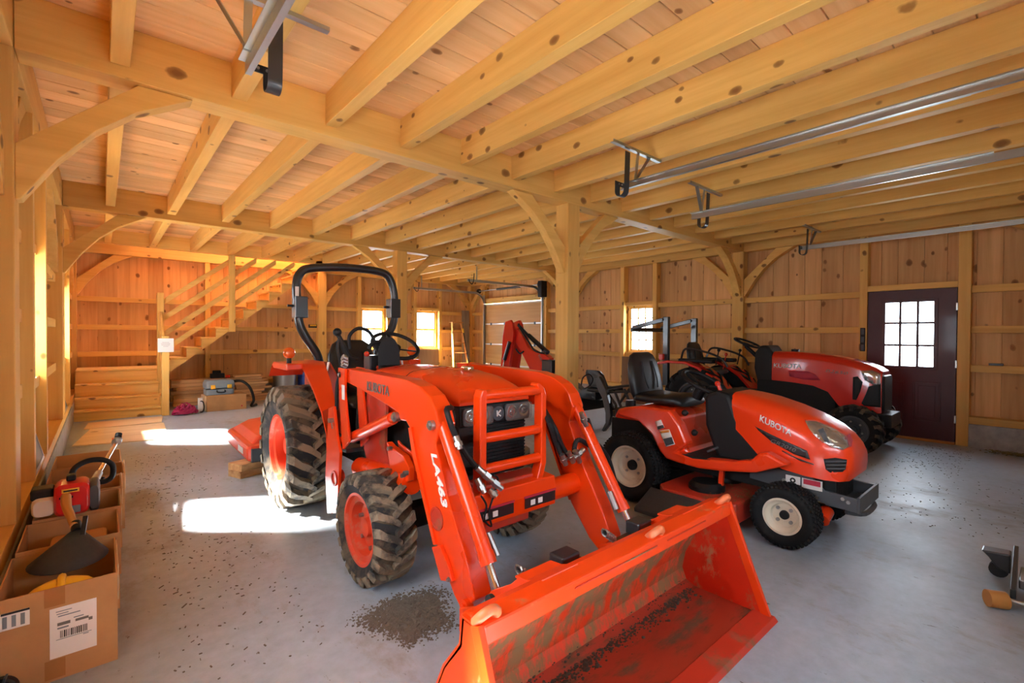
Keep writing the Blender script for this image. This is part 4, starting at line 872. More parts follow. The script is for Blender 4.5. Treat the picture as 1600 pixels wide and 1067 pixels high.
# dashboard, column, wheel
bm = new(); prism(bm, [(3.10, 0.62), (3.10, 1.12), (3.14, 1.17), (3.22, 1.165), (3.24, 1.05), (3.20, 0.80), (3.20, 0.62)], 0, CX-0.17, CX+0.17); dsh = obj('dashboard', bm, 'black_plastic', LT, bevel=0.03)
bm = new(); loft(bm, [[(CX-0.08+a*0.17, 3.20+0.02*b_, 1.20+b_*0.34) for a, b_ in rrect(1, 1, 0.42, 6)], [(CX-0.08+a*0.12, 3.26+0.02*b_, 1.20+b_*0.28) for a, b_ in rrect(1, 1, 0.42, 6)]]); obj('instrument_pod', bm, 'black_plastic', dsh, 50)
def steering_wheel(root, c, r, tilt, mat='black_plastic', yaw=0.0, tr=0.015):
    M3 = Matrix.Rotation(yaw, 3, 'Z') @ Matrix.Rotation(tilt, 3, 'X'); c = Vector(c)
    bm = new(); tube(bm, [c+M3 @ Vector((math.cos(2*PI*i/36)*r, math.sin(2*PI*i/36)*r, 0)) for i in range(36)], tr, 10, True); w = obj('steering_wheel', bm, mat, root, 60)
    bm = new()
    for a in (R(90), R(210), R(330)): bar(bm, c+M3 @ Vector((0, 0, -0.03)), c+M3 @ Vector((math.cos(a)*r, math.sin(a)*r, 0)), 0.026, 0.012)
    cyl(bm, c+M3 @ Vector((0, 0, -0.05)), c+M3 @ Vector((0, 0, -0.005)), 0.045, 18); obj('wheel_spokes', bm, mat, w)
    return w, c+M3 @ Vector((0, 0, -0.05)), M3
w_, bot, M3 = steering_wheel(LT, on(618, 540, 1, 3.40), 0.18, R(32))
bm = new(); cyl(bm, bot, bot+M3 @ Vector((0, 0, -0.22)), 0.03, 12); obj('steering_column', bm, 'black_plastic', LT)
# loader valve, joystick and hoses beside the seat (on the side nearest the camera)
bm = new(); p = on(585, 565, 1, 3.35); box(bm, p-Vector((0.06, 0.06, 0.07)), p+Vector((0.05, 0.06, 0.05))); vb = obj('control_valve', bm, 'black_paint', LT, bevel=0.01)
bm = new()
for i in range(3): cyl(bm, on(535, 558+5*i, 1, 3.2), on(542, 561+5*i, 1, 3.2), 0.022, 12)
obj('hose_coupling', bm, 'dull_steel', vb, 40)
for k, pts in enumerate(([(530, 530), (528, 545), (533, 575), (527, 600), (526, 640)], [(547, 545), (546, 525), (560, 513), (578, 520), (590, 545), (606, 582)], [(526, 520), (531, 528), (545, 555), (560, 560)], [(577, 545), (580, 538), (592, 535), (600, 552)])):
    bm = new(); tube(bm, smooth_path([on(x, y, 1, 3.30) for x, y in pts], 6), 0.013 if k < 2 else 0.016, 8); obj('hydraulic_hose', bm, 'black_rubber', vb, 40)
bm = new(); p = on(527, 519, 1, 3.3); bmesh.ops.create_uvsphere(bm, u_segments=12, v_segments=8, radius=0.03, matrix=Matrix.Translation(p)); tube(bm, [p, on(545, 570, 1, 3.3)], 0.012, 8); obj('joystick', bm, 'black_plastic', vb, 50)
bm = new()
for q in ((573, 553), (590, 574)): bmesh.ops.create_uvsphere(bm, u_segments=10, v_segments=8, radius=0.02, matrix=Matrix.Translation(on(*q, 1, 3.3)))
obj('control_knob', bm, 'red_lens', vb, 50)
# hydraulic lines along the arms and their couplers at the cross tube
HX = 1.33
for s, lines in ((-1, ([(698, 640), (707, 670), (722, 700), (745, 732)], [(706, 682), (715, 714), (728, 750), (740, 790)], [(700, 690), (715, 740), (724, 770)])),):
    for pts in lines:
        bm = new(); tube(bm, smooth_path([Vector((1.33, 2.30, 1.06)), Vector((1.34, 2.02, 1.02))]+[on(x, y, 1, 1.86+0.04*(i == 0)) for i, (x, y) in enumerate(pts)], 6), 0.014, 8); obj('hydraulic_hose', bm, 'black_rubber', LT, 40)
for a, b_ in (((745, 730), (770, 752)), ((757, 742), (784, 764)), ((745, 748), (757, 770)), ((765, 765), (776, 776)), ((712, 682), (719, 702))):
    p, q = on(*a, 1, 1.83), on(*b_, 1, 1.80); bm = new(); d = q-p
    cyl(bm, p, p+d*0.55, 0.016, 12); cyl(bm, p+d*0.45, p+d*0.75, 0.021, 6); cyl(bm, p+d*0.7, q, 0.014, 12); obj('hose_coupler', bm, 'galvanised', LT, 40)
bm = new(); tube(bm, smooth_path([on(x, y, 1, 1.82) for x, y in ((752, 775), (760, 790), (757, 812), (768, 822), (764, 800), (772, 772), (778, 748), (770, 742))], 5), 0.005, 6); obj('cable_tie', bm, 'black_rubber', LT)
for pts in ([(856, 655), (868, 690), (880, 718)], [(862, 660), (880, 700), (892, 715)], [(918, 655), (926, 680), (924, 697), (908, 688), (900, 690), (897, 705), (900, 715)], [(930, 690), (950, 715), (963, 760), (968, 775)]):
    bm = new(); tube(bm, smooth_path(([Vector((2.12, 2.2, 1.0))] if pts[0][0] < 900 else [])+[on(x, y, 1, 1.84) for x, y in pts], 6), 0.014, 8); obj('hydraulic_hose', bm, 'black_rubber', LT, 40)
for a, b_ in (((878, 710), (884, 726)), ((888, 706), (896, 722)), ((898, 704), (906, 722)), ((896, 716), (912, 702)), ((908, 645), (916, 665)), ((961, 752), (968, 776))):
    p, q = on(*a, 1, 1.82), on(*b_, 1, 1.82); bm = new(); d = q-p; cyl(bm, p, q, 0.015, 12); cyl(bm, p+d*0.4, p+d*0.65, 0.021, 6); obj('hose_coupler', bm, 'galvanised', LT, 40)
# ================================================================== marks on curved panels
from mathutils.bvhtree import BVHTree
def bvh_of(*objs):
    V, F = [], []
    for o in objs:
        w = root_of(o).location; k = len(V); V += [v.co+w for v in o.data.vertices]; F += [[i+k for i in p.vertices] for p in o.data.polygons]
    return BVHTree.FromPolygons(V, F)
def hit(tree, x, y, off):
    d = ray(x, y).normalized(); p, n, i, t = tree.ray_cast(Vector((0, 0, CAM_H)), d)
    if p is None: return None
    if n.dot(d) > 0: n = -n
    return p + n*off
def wrap(name, bm2, mat, parent, tree, off=0.003):     # bm2: flat mesh in pixel coordinates, laid on the panel it marks
    bad = []
    for v in bm2.verts:
        p = hit(tree, v.co.x, v.co.y, off)
        if p is None: bad.append(v)
        else: v.co = p
    if bad: bmesh.ops.delete(bm2, geom=bad, context='VERTS')
    return obj(name, bm2, mat, parent)
def decal(name, poly, mat, parent, tree, off=0.003, step=5, rim=None):
    bm = new(); f = bm.faces.new([bm.verts.new((x, y, 0)) for x, y in poly])
    for ax in (0, 1):
        lo, hi = min(p[ax] for p in poly), max(p[ax] for p in poly); q = lo+step
        while q < hi:
            c = [0, 0, 0]; n = [0, 0, 0]; c[ax] = q; n[ax] = 1
            bmesh.ops.bisect_plane(bm, geom=bm.verts[:]+bm.edges[:]+bm.faces[:], plane_co=c, plane_no=n); q += step
    o = wrap(name, bm, mat, parent, tree, off)
    md = o.modifiers.new('thick', 'SOLIDIFY'); md.thickness = 0.002; md.offset = 0
    for p in o.data.polygons: p.use_smooth = True
    return o
def wrap_text(name, s, mat, parent, tree, p0, p1, up, off=0.004, shear=0.0, bold=0.0):   # baseline from pixel p0 to p1, up = pixel vector of the letter height
    cu = bpy.data.curves.new(name, 'FONT'); cu.body = s; cu.size = 1; cu.shear = shear; cu.offset = bold
    t = bpy.data.objects.new('tmp', cu); COL.objects.link(t); me = bpy.data.meshes.new_from_object(t.evaluated_get(bpy.context.evaluated_depsgraph_get())); bpy.data.objects.remove(t)
    bm = new(); bm.from_mesh(me); bpy.data.meshes.remove(me); bmesh.ops.triangulate(bm, faces=bm.faces)
    xs = [v.co.x for v in bm.verts]; x0, x1 = min(xs), max(xs)
    for v in bm.verts:
        a, b_ = (v.co.x-x0)/(x1-x0), v.co.y/0.72
        v.co = Vector((p0[0]+(p1[0]-p0[0])*a+up[0]*b_, p0[1]+(p1[1]-p0[1])*a+up[1]*b_, 0))
    o = wrap(name, bm, mat, parent, tree, off); md = o.modifiers.new('thick', 'SOLIDIFY'); md.thickness = 0.002; md.offset = 0; return o
def turf_wheel(root, c, side, Rt, w, rim, mat_r):
    c = Vector(c); h = w/2; bm = new()
    prof = [(-h*0.70, rim), (-h*0.98, rim+(Rt-rim)*0.35), (-h, rim+(Rt-rim)*0.62), (-h*0.90, Rt-0.022), (-h*0.70, Rt-0.006), (h*0.70, Rt-0.006), (h*0.90, Rt-0.022), (h, rim+(Rt-rim)*0.62), (h*0.98, rim+(Rt-rim)*0.35), (h*0.70, rim)]
    lathe(bm, prof, c, (1, 0, 0), 64); ty = obj('tyre', bm, 'tyre_clean', root, 50)
    bm = new(); nn = int(2*PI*Rt/0.030)
    for j in range(7):                              # rows of small diamond blocks
        u = -h*0.86+j*(2*h*0.86)/6; rr = Rt if abs(u) < h*0.6 else Rt-0.010
        for i in range(nn):
            a = 2*PI*(i+0.5*(j % 2))/nn; da = 2*PI/nn*0.42; du = h*0.125
            def P(uu, aa, r): return c+Vector((uu, -math.cos(aa)*r, math.sin(aa)*r))
            loft(bm, [[P(u, a-da, rr-0.012), P(u+du, a, rr-0.012), P(u, a+da, rr-0.012), P(u-du, a, rr-0.012)], [P(u, a-da*0.9, rr+0.002), P(u+du*0.9, a, rr+0.002), P(u, a+da*0.9, rr+0.002), P(u-du*0.9, a, rr+0.002)]])
    o = obj('tread', bm, 'tyre_clean', ty); o['kind'] = 'stuff'
    bm = new(); o_ = side*h*0.72
    prof = [(o_*0.9, rim+0.008), (o_*1.08, rim+0.008), (o_*1.08, rim-0.006), (o_*0.85, rim-0.012), (o_*0.62, rim-0.028), (o_*0.60, rim*0.72), (o_*0.30, rim*0.66), (o_*0.22, rim*0.40), (o_*0.22, 0.004), (o_*0.1, 0.004), (o_*0.1, rim-0.02), (o_*0.5, rim)]
    lathe(bm, prof, c, (1, 0, 0), 48); rm = obj('rim', bm, mat_r, root, 40)
    bm = new(); lathe(bm, [(o_*0.2, 0.001), (o_*0.2, rim*0.27), (o_*0.5, rim*0.25), (o_*0.54, 0.001)], c, (1, 0, 0), 20, False); obj('hub_cap', bm, 'black_plastic', rm, 40)
    for i in range(4):
        a = PI/4+PI/2*i; q = c+Vector((o_*0.22, math.cos(a)*rim*0.50, math.sin(a)*rim*0.50)); bm = new(); cyl(bm, q, q+Vector((side*0.012, 0, 0)), 0.012, 8); obj('wheel_nut', bm, 'dull_steel', rm)
    return ty
# ================================================================== red ride-on mower
GX = 3.80
GM = thing('riding_mower', (GX, 1.75, 0), 'red ride-on mower with black seat and cream wheels beside the loader bucket', 'mower')
for s in (-1, 1):
    turf_wheel(GM, (GX+s*0.365, 1.165, 0.208), s, 0.206, 0.17, 0.112, 'wheel_cream')
    turf_wheel(GM, (GX+s*0.355, 2.355, 0.29), s, 0.287, 0.25, 0.165, 'wheel_cream')
def garch(y, zt, zb, hw, rd, n=7, tuck=0.0):
    pts = [(GX-hw+tuck, y, zb), (GX-hw, y, zb+(zt-zb)*0.35)]
    for i in range(n+1):
        a = PI/2*i/n; pts.append((GX-hw+rd-rd*math.cos(a), y, zt-rd*0.8+rd*0.8*math.sin(a)))
    for i in range(n, -1, -1):
        a = PI/2*i/n; pts.append((GX+hw-rd+rd*math.cos(a), y, zt-rd*0.8+rd*0.8*math.sin(a)))
    pts += [(GX+hw, y, zb+(zt-zb)*0.35), (GX+hw-tuck, y, zb)]; return pts
bm = new(); loft(bm, [garch(1.60, 0.968, 0.74, 0.235, 0.12), garch(1.50, 0.958, 0.66, 0.255, 0.14), garch(1.38, 0.938, 0.55, 0.275, 0.16), garch(1.22, 0.896, 0.485, 0.285, 0.18), garch(1.08, 0.848, 0.468, 0.282, 0.19), garch(0.97, 0.797, 0.462, 0.268, 0.20), garch(0.90, 0.748, 0.460, 0.240, 0.19, tuck=0.01), garch(0.855, 0.695, 0.466, 0.205, 0.16, tuck=0.02), garch(0.835, 0.645, 0.49, 0.17, 0.10, tuck=0.03)])
ghood = obj('hood', bm, 'mower_paint', GM, 50); gt = bvh_of(ghood)
decal('headlight', [(1258, 658), (1264, 670), (1273, 681), (1286, 691), (1299, 698), (1316, 703), (1326, 698), (1327, 690), (1321, 682), (1308, 673), (1292, 665), (1275, 659)], 'chrome', ghood, gt, 0.002)
hlp = ghood.children[-1]
decal('lamp_bowl', [(1288, 670), (1303, 676), (1316, 685), (1321, 695), (1306, 693), (1291, 684)], 'lamp_gold', hlp, gt, 0.005, 4); decal('lamp_divider', [(1278, 672), (1286, 669), (1296, 692), (1288, 690)], 'dark_grey', hlp, gt, 0.0055, 4)
decal('headlight_lens', [(1257, 657), (1263, 670), (1272, 682), (1285, 692), (1298, 699.5), (1316, 704), (1328, 699), (1328, 689), (1322, 681), (1308, 672), (1292, 664), (1275, 658)], 'clear_lens', hlp, gt, 0.008)
decal('air_intake', [(1287, 717), (1290, 733), (1297, 738), (1316, 737), (1321, 732), (1323, 718), (1305, 715)], 'black_plastic', ghood, gt, 0.003)
for k in range(3): decal('intake_slat', [(1289+k, 719.5+k*5.5), (1322-k, 719.5+k*5.5), (1322-k, 722+k*5.5), (1289+k, 722+k*5.5)], 'dark_grey', ghood, gt, 0.009)
decal('model_stripe', [(1179.5, 665.5), (1184, 668), (1212, 682), (1261, 704), (1266, 718), (1240, 709), (1206, 690), (1186, 673)], 'black_paint', ghood, gt, 0.003)
decal('pin_stripe', [(1222, 703), (1240, 713), (1271, 724.5), (1272, 726.5), (1250, 719.5), (1222, 705)], 'black_paint', ghood, gt, 0.003)
wrap_text('lettering', 'KUBOTA', 'silver_letter', ghood, gt, (1187, 657.5), (1236.5, 681.5), (1.5, -9.5), 0.005, 0, 0.015)
wrap_text('lettering', 'GR2010', 'grey_letter', ghood, gt, (1204, 690.5), (1242.5, 706.5), (2.5, -5.5), 0.006, 0.1, 0.0)
decal('badge', [(1322, 680), (1327, 678), (1331, 688), (1330, 698), (1326, 697)], 'label_red', ghood, gt, 0.004, 3)
# fenders, running boards and deck in one skin per side
FB = [(963, 641), (975, 636.5), (998, 634), (1045, 641), (1062, 664), (1074, 694), (1058, 706), (1082, 715), (1145, 721.5), (1173, 719), (1184, 709), (1198, 708), (1232, 727), (1180, 739), (1127, 736.5), (1091, 732), (1062, 724), (1041, 717), (1031, 705), (1019, 680), (998, 658.5), (967, 649)]
prof = yz(FB, 3.40)
for s in (-1, 1):
    bm = new(); prism(bm, prof, 0, GX+s*0.405, GX+s*0.30); fb = obj('fender', bm, 'mower_paint', GM, bevel=0.018)
    if s < 0:
        ft = bvh_of(fb)
        decal('warning_label', [(1024, 658.5), (1033, 655.5), (1038.5, 668), (1028, 671.5)], 'paper_white', fb, ft, 0.003); decal('label_print', [(1027.5, 666), (1036.5, 663.5), (1038.5, 668), (1028.5, 671)], 'dark_grey', fb, ft, 0.006)
        decal('warning_label', [(1030.5, 672.5), (1046, 670.5), (1055, 694), (1041, 698)], 'paper_white', fb, ft, 0.003)
        decal('label_print', [(1032, 673.5), (1045.5, 671.5), (1046.5, 675), (1033, 677)], 'label_orange', fb, ft, 0.006, 3); decal('label_print', [(1036.5, 685.5), (1050, 682.5), (1054, 693), (1041.5, 696.5)], 'dark_grey', fb, ft, 0.006, 3)
bm = new(); prism(bm, [(2.60, 0.66), (2.56, 0.74), (2.30, 0.80), (2.08, 0.795), (1.97, 0.74), (1.90, 0.50), (1.86, 0.46), (2.1, 0.46), (2.2, 0.62), (2.5, 0.62)], 0, GX-0.32, GX+0.32); dk = obj('seat_deck', bm, 'mower_paint', GM, bevel=0.02)
bm = new(); box(bm, (GX-0.40, 1.45, 0.445), (GX+0.40, 1.98, 0.475)); obj('foot_mat', bm, 'black_rubber', GM, bevel=0.006)
bm = new(); box(bm, (GX-0.33, 2.10, 0.40), (GX+0.33, 2.62, 0.66)); box(bm, (GX-0.20, 0.92, 0.30), (GX+0.20, 2.3, 0.46)); obj('chassis', bm, 'engine_black', GM, bevel=0.01)
# cowl
bm = new(); cw = [(1.545, 0.80), (1.60, 0.955), (1.70, 0.975), (1.80, 0.93), (1.79, 0.70), (1.72, 0.52), (1.68, 0.455), (1.38, 0.455), (1.36, 0.52), (1.39, 0.64), (1.48, 0.70)]
prism(bm, cw, 0, GX-0.245, GX+0.245); obj('dash_cowl', bm, 'black_plastic', GM, bevel=0.03)
w_, bot, M3 = steering_wheel(GM, on(1101, 598, 0, GX-0.02), 0.185, R(28), 'black_plastic', 0, 0.016)
bm = new(); cyl(bm, bot, bot+M3 @ Vector((0, 0, -0.10)), 0.045, 14); obj('steering_column', bm, 'black_plastic', GM)
seat(GM, (GX-0.01, 2.24, 0.80), 0.47, 0.46, 0.40, tilt=0.10)
bm = new(); p = on(985, 634, 0, 3.50); cyl(bm, (3.52, 2.45, 0.765), (3.52, 2.45, 0.825), 0.045, 18); obj('fuel_cap', bm, 'black_plastic', GM, 40)
for px in ((1070, 645), (1085, 676)):
    p = on(*px, 0, 3.47); bm = new(); bmesh.ops.create_uvsphere(bm, u_segments=12, v_segments=8, radius=0.025, matrix=Matrix.Translation(p)); cyl(bm, p, p+Vector((0.08, 0.02, -0.01)), 0.010, 8); obj('control_lever', bm, 'black_plastic', GM, 50)
bm = new(); bar(bm, on(1134, 668, 0, 3.60), on(1152, 693, 0, 3.60), 0.02, 0.012); bar(bm, on(1152, 693, 0, 3.60), on(1148, 716, 0, 3.60), 0.02, 0.012); obox(bm, on(1120, 700, 0, 3.62), (0.10, 0.14, 0.015), frame((0, -1, 0.6))); obj('pedal', bm, 'dark_grey', GM)
bm = new(); p = on(1126, 612, 0, 3.62); cyl(bm, p, p+Vector((0, 0.02, 0.05)), 0.014, 8); bmesh.ops.create_uvsphere(bm, u_segments=10, v_segments=8, radius=0.022, matrix=Matrix.Translation(p+Vector((0, 0.025, 0.06)))); obj('throttle_lever', bm, 'red_lens', GM, 50)
# front frame, bumper tray, axle
for s in (-1, 1):
    bm = new(); prism(bm, [(1.45, 0.43), (1.45, 0.36), (1.15, 0.335), (0.98, 0.30), (0.80, 0.285), (0.80, 0.375), (0.98, 0.385), (1.05, 0.455), (1.25, 0.47)], 0, GX+s*0.235, GX+s*0.215); fp = obj('front_frame', bm, 'dark_grey', GM, bevel=0.003)
    for y, z in ((0.845, 0.345), (0.875, 0.36), (1.02, 0.33), (1.22, 0.40)): bm = new(); cyl(bm, (GX+s*0.235, y, z), (GX+s*0.248, y, z), 0.012, 6); obj('bolt', bm, 'dull_steel', fp)
    if s < 0:
        for y0, y1, mt in ((1.12, 1.21, 'paper_white'), (0.99, 1.11, 'silver_letter')): bm = new(); box(bm, (GX-0.2375, y0, 0.375), (GX-0.2355, y1, 0.44)); lb = obj('warning_label', bm, mt, fp)
        bm = new(); box(bm, (GX-0.2395, 1.0, 0.402), (GX-0.2378, 1.10, 0.436)); obj('label_print', bm, 'label_red', fp)
        bm = new(); lathe(bm, [(0, 0.008), (0, 0.018), (0.002, 0.018), (0.002, 0.008)], (GX-0.2378, 1.165, 0.41), (-1, 0, 0), 12); obj('label_print', bm, 'print_black', fp)
bm = new(); box(bm, (GX-0.235, 0.785, 0.285), (GX+0.235, 0.80, 0.385)); box(bm, (GX-0.215, 0.80, 0.285), (GX+0.215, 0.98, 0.297)); tube(bm, smooth_path([(GX-0.22, 0.86, 0.275), (GX-0.1, 0.79, 0.255), (GX+0.15, 0.79, 0.255), (GX+0.22, 0.84, 0.27)], 4), 0.016, 8); obj('bumper_tray', bm, 'dark_grey', GM, bevel=0.002)
bm = new(); cyl(bm, (GX-0.30, 1.165, 0.22), (GX+0.30, 1.165, 0.22), 0.035, 14); cyl(bm, (GX-0.27, 0.98, 0.20), (GX-0.17, 0.98, 0.235), 0.042, 16); bar(bm, (GX-0.25, 1.0, 0.20), (GX-0.25, 1.165, 0.20), 0.05, 0.05); obj('front_axle', bm, 'mower_paint', GM, 40)
bm = new(); box(bm, (GX-0.262, 1.02, 0.275), (GX-0.237, 1.06, 0.31)); obj('grease_cap', bm, 'yellow_plastic', GM, bevel=0.006)
# cutting deck
bm = new(); ds = [(1.42, 3.28), (1.50, 3.22), (1.95, 3.22), (2.02, 3.30), (2.02, 4.28), (1.92, 4.38), (1.55, 4.38), (1.42, 4.28)]
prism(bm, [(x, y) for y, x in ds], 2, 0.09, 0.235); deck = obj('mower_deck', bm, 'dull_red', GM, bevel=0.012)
for x, r_ in ((3.46, 0.13), (4.12, 0.13), (3.80, 0.11)): bm = new(); lathe(bm, [(0, 0.001), (0, r_), (0.03, r_), (0.06, r_*0.8), (0.06, 0.001)], (x, 1.72, 0.236), (0, 0, 1), 24, False); obj('pulley_cover', bm, 'black_plastic', deck, 40)
bm = new(); prism(bm, [(3.215, 0.20), (3.205, 0.225), (2.98, 0.115), (2.985, 0.085)], 1, 1.52, 2.04); obj('discharge_chute', bm, 'charcoal_rubber', deck, bevel=0.006)
bm = new(); bar(bm, (3.47, 1.62, 0.24), (3.50, 1.62, 0.42), 0.03, 0.03); bar(bm, (4.1, 1.62, 0.24), (4.08, 1.62, 0.42), 0.03, 0.03); obj('deck_hanger', bm, 'mower_paint', deck)
bm = new(); rnd = random.Random(8)
for i in range(420):
    x, y = rnd.uniform(3.26, 4.30), rnd.uniform(1.44, 1.64); p = Vector((x, y, 0.238+rnd.uniform(0, 0.012))); a = rnd.uniform(0, PI); d = Vector((math.cos(a), math.sin(a), rnd.uniform(-0.2, 0.4)))*rnd.uniform(0.012, 0.03); q = Vector((-d.y, d.x, 0)).normalized()*0.003
    bm.faces.new([bm.verts.new(v) for v in (p-q, p+q, p+d)])
o = obj('grass_clippings', bm, 'dried_grass', deck); o['kind'] = 'stuff'

# ================================================================== compact tractor by the door, its orange darkened as in shade
TX = 7.18
CT = thing('compact_tractor', (TX, 2.6, 0), 'compact tractor in shade-darkened orange with folded roll bar parked before the maroon door', 'tractor')
for s in (-1, 1):
    lug_wheel(CT, (TX+s*0.44, 1.56, 0.295), s, 0.295, 0.22, 0.165, 15, 0.026, 'tyre_clean', 'tyre_muddy', 'dark_grey', 0.07, 0.32, 6, 0.040)  # orange rims coloured dark grey to paint in their shade
    lug_wheel(CT, (TX+s*0.46, 3.50, 0.47), s, 0.47, 0.34, 0.235, 15, 0.038, 'tyre_clean', 'tyre_clean', 'dark_grey', 0.11, 0.38, 8, 0.055)
def tarch(y, zt, zb, hw, rd, n=6):
    pts = [(TX-hw, y, zb)]
    for i in range(n+1):
        a = PI/2*i/n; pts.append((TX-hw+rd-rd*math.cos(a), y, zt-rd*0.7+rd*0.7*math.sin(a)))
    for i in range(n, -1, -1):
        a = PI/2*i/n; pts.append((TX+hw-rd+rd*math.cos(a), y, zt-rd*0.7+rd*0.7*math.sin(a)))
    pts.append((TX+hw, y, zb)); return pts
bm = new(); loft(bm, [tarch(2.55, 1.195, 0.80, 0.235, 0.14), tarch(2.30, 1.20, 0.79, 0.245, 0.14), tarch(2.05, 1.185, 0.765, 0.25, 0.14), tarch(1.88, 1.165, 0.70, 0.25, 0.14), tarch(1.78, 1.145, 0.56, 0.25, 0.14), tarch(1.72, 1.135, 0.50, 0.25, 0.14), tarch(1.50, 1.075, 0.485, 0.245, 0.14), tarch(1.40, 1.03, 0.485, 0.235, 0.13), tarch(1.34, 0.985, 0.49, 0.22, 0.11)])
thood = obj('hood', bm, 'shaded_orange', CT, 45); tt = bvh_of(thood)
bm = new(); loft(bm, [[(TX+a*0.42, 1.338, 0.72+b_*0.44) for a, b_ in rrect(1, 1, 0.15)], [(TX+a*0.40, 1.315, 0.72+b_*0.42) for a, b_ in rrect(1, 1, 0.15)]]); obj('grille', bm, 'black_plastic', thood, bevel=0.006)
decal('side_grille', [(1357, 604), (1380, 597), (1384, 604), (1383, 630), (1381, 637), (1350, 634), (1346, 630), (1353, 615)], 'black_plastic', thood, tt, 0.003)
decal('headlight', [(1345, 580), (1362, 579), (1379, 586), (1380, 600), (1365, 601), (1352, 594)], 'chrome', thood, tt, 0.003)
decal('headlight_lens', [(1344, 579), (1362, 578), (1380, 585), (1381, 601), (1365, 602), (1351, 595)], 'clear_lens', thood.children[-1], tt, 0.008)
decal('side_vent', [(1333, 589), (1340, 588), (1348, 597), (1344, 612), (1338, 625), (1332, 624)], 'black_plastic', thood, tt, 0.003)
decal('side_vent', [(1232, 579), (1262, 580), (1274, 585), (1282, 594), (1255, 593), (1234, 588)], 'label_red', thood, tt, 0.003)
decal('side_slot', [(1323, 634.5), (1347, 637.5), (1348, 640.5), (1325, 638.5)], 'black_plastic', thood, tt, 0.003, 3)
wrap_text('lettering', 'KUBOTA', 'silver_letter', thood, tt, (1209, 574), (1252, 575.5), (0.5, -7), 0.005, 0, 0.015)
wrap_text('lettering', 'B2650', 'grey_letter', thood, tt, (1290, 581), (1324, 585.5), (1.5, -4.5), 0.005, 0.15, 0.0)
bm = new(); cyl(bm, (TX-0.05, 2.32, 1.19), (TX-0.05, 2.32, 1.225), 0.05, 18); obj('fuel_cap', bm, 'black_plastic', CT, 40)
bm = new(); box(bm, (TX-0.225, 1.80, 0.42), (TX+0.225, 2.75, 0.80)); box(bm, (TX-0.17, 1.45, 0.36), (TX+0.17, 3.8, 0.62)); cyl(bm, (TX-0.35, 3.5, 0.47), (TX+0.35, 3.5, 0.47), 0.11, 18); obj('drivetrain', bm, 'engine_black', CT, bevel=0.02)
bm = new(); box(bm, (TX-0.23, 1.24, 0.33), (TX+0.23, 1.80, 0.485)); fbm = obj('front_bumper', bm, 'black_paint', CT, bevel=0.008)
for y, z in ((1.56, 0.45), (1.48, 0.45), (1.52, 0.40), (1.56, 0.385), (1.48, 0.38)): bm = new(); cyl(bm, (TX-0.23, y, z), (TX-0.245, y, z), 0.013, 8); obj('bolt', bm, 'dull_steel', fbm)
bm = new(); bar(bm, (TX-0.40, 1.56, 0.30), (TX+0.40, 1.56, 0.30), 0.13, 0.14); prism(bm, [(1.66, 0.34), (1.43, 0.34), (1.50, 0.18), (1.62, 0.18)], 0, TX-0.31, TX-0.20); prism(bm, [(1.66, 0.34), (1.43, 0.34), (1.50, 0.18), (1.62, 0.18)], 0, TX+0.20, TX+0.31); obj('front_axle', bm, 'shaded_orange', CT, bevel=0.01)
bm = new(); cw = [(2.555, 0.62), (2.555, 1.18), (2.62, 1.275), (2.72, 1.27), (2.79, 1.17), (2.80, 0.95), (2.72, 0.62)]; prism(bm, cw, 0, TX-0.215, TX+0.215); obj('dash_cowl', bm, 'black_plastic', CT, bevel=0.035)
w_, bot, M3 = steering_wheel(CT, (TX, 2.98, 1.30), 0.18, R(22), 'black_plastic', 0, 0.015)
bm = new(); cyl(bm, bot, (TX, 2.78, 1.05), 0.028, 12); obj('steering_column', bm, 'black_plastic', CT)
bm = new(); box(bm, (TX-0.42, 2.75, 0.50), (TX+0.42, 3.35, 0.535)); obj('foot_platform', bm, 'black_rubber', CT, bevel=0.006)
for s in (-1, 1):
    pf = [(4.10, 0.985), (3.92, 1.02), (3.63, 1.015), (3.42, 0.945), (3.20, 0.815), (2.98, 0.56), (3.02, 0.54), (3.24, 0.775), (3.44, 0.905), (3.64, 0.975), (3.92, 0.98), (4.10, 0.945)]
    bm = new(); prism(bm, pf, 0, TX+s*0.60, TX+s*0.28); fe = obj('fender', bm, 'shaded_orange', CT, bevel=0.015)
    bm = new(); box(bm, (TX+s*0.57, 4.02, 1.02), (TX+s*0.51, 4.09, 1.115)); obj('rear_lamp', bm, 'red_lens', fe, bevel=0.01)
    bm = new(); box(bm, (TX+s*0.30, 3.30, 0.99), (TX+s*0.42, 3.85, 1.05)); obj('control_console', bm, 'black_plastic', fe, bevel=0.02)
    bm = new(); tube(bm, smooth_path([(TX+s*0.40, 3.80, 1.05), (TX+s*0.42, 3.72, 1.20), (TX+s*0.40, 3.45, 1.17), (TX+s*0.38, 3.20, 1.08), (TX+s*0.36, 3.1, 0.95)], 5), 0.016, 8); obj('grab_rail', bm, 'black_paint', fe, 40)
    # roll bar post and folded hoop
    bm = new(); box(bm, (TX+s*0.475, 3.99, 0.62), (TX+s*0.405, 4.08, 1.70)); rp_ = obj('roll_bar_post', bm, 'black_paint', CT, bevel=0.008)
    bm = new(); bar(bm, (TX+s*0.44, 4.04, 1.665), (TX+s*0.44, 4.66, 1.53), 0.055, 0.065); cyl(bm, (TX+s*0.50, 4.09, 1.655), (TX+s*0.38, 4.09, 1.655), 0.022, 12); obj('folded_hoop', bm, 'black_paint', rp_, bevel=0.006)
bm = new(); bar(bm, (TX-0.47, 4.66, 1.50), (TX+0.47, 4.66, 1.50), 0.05, 0.07); obj('folded_crossbar', bm, 'black_paint', CT, bevel=0.006)
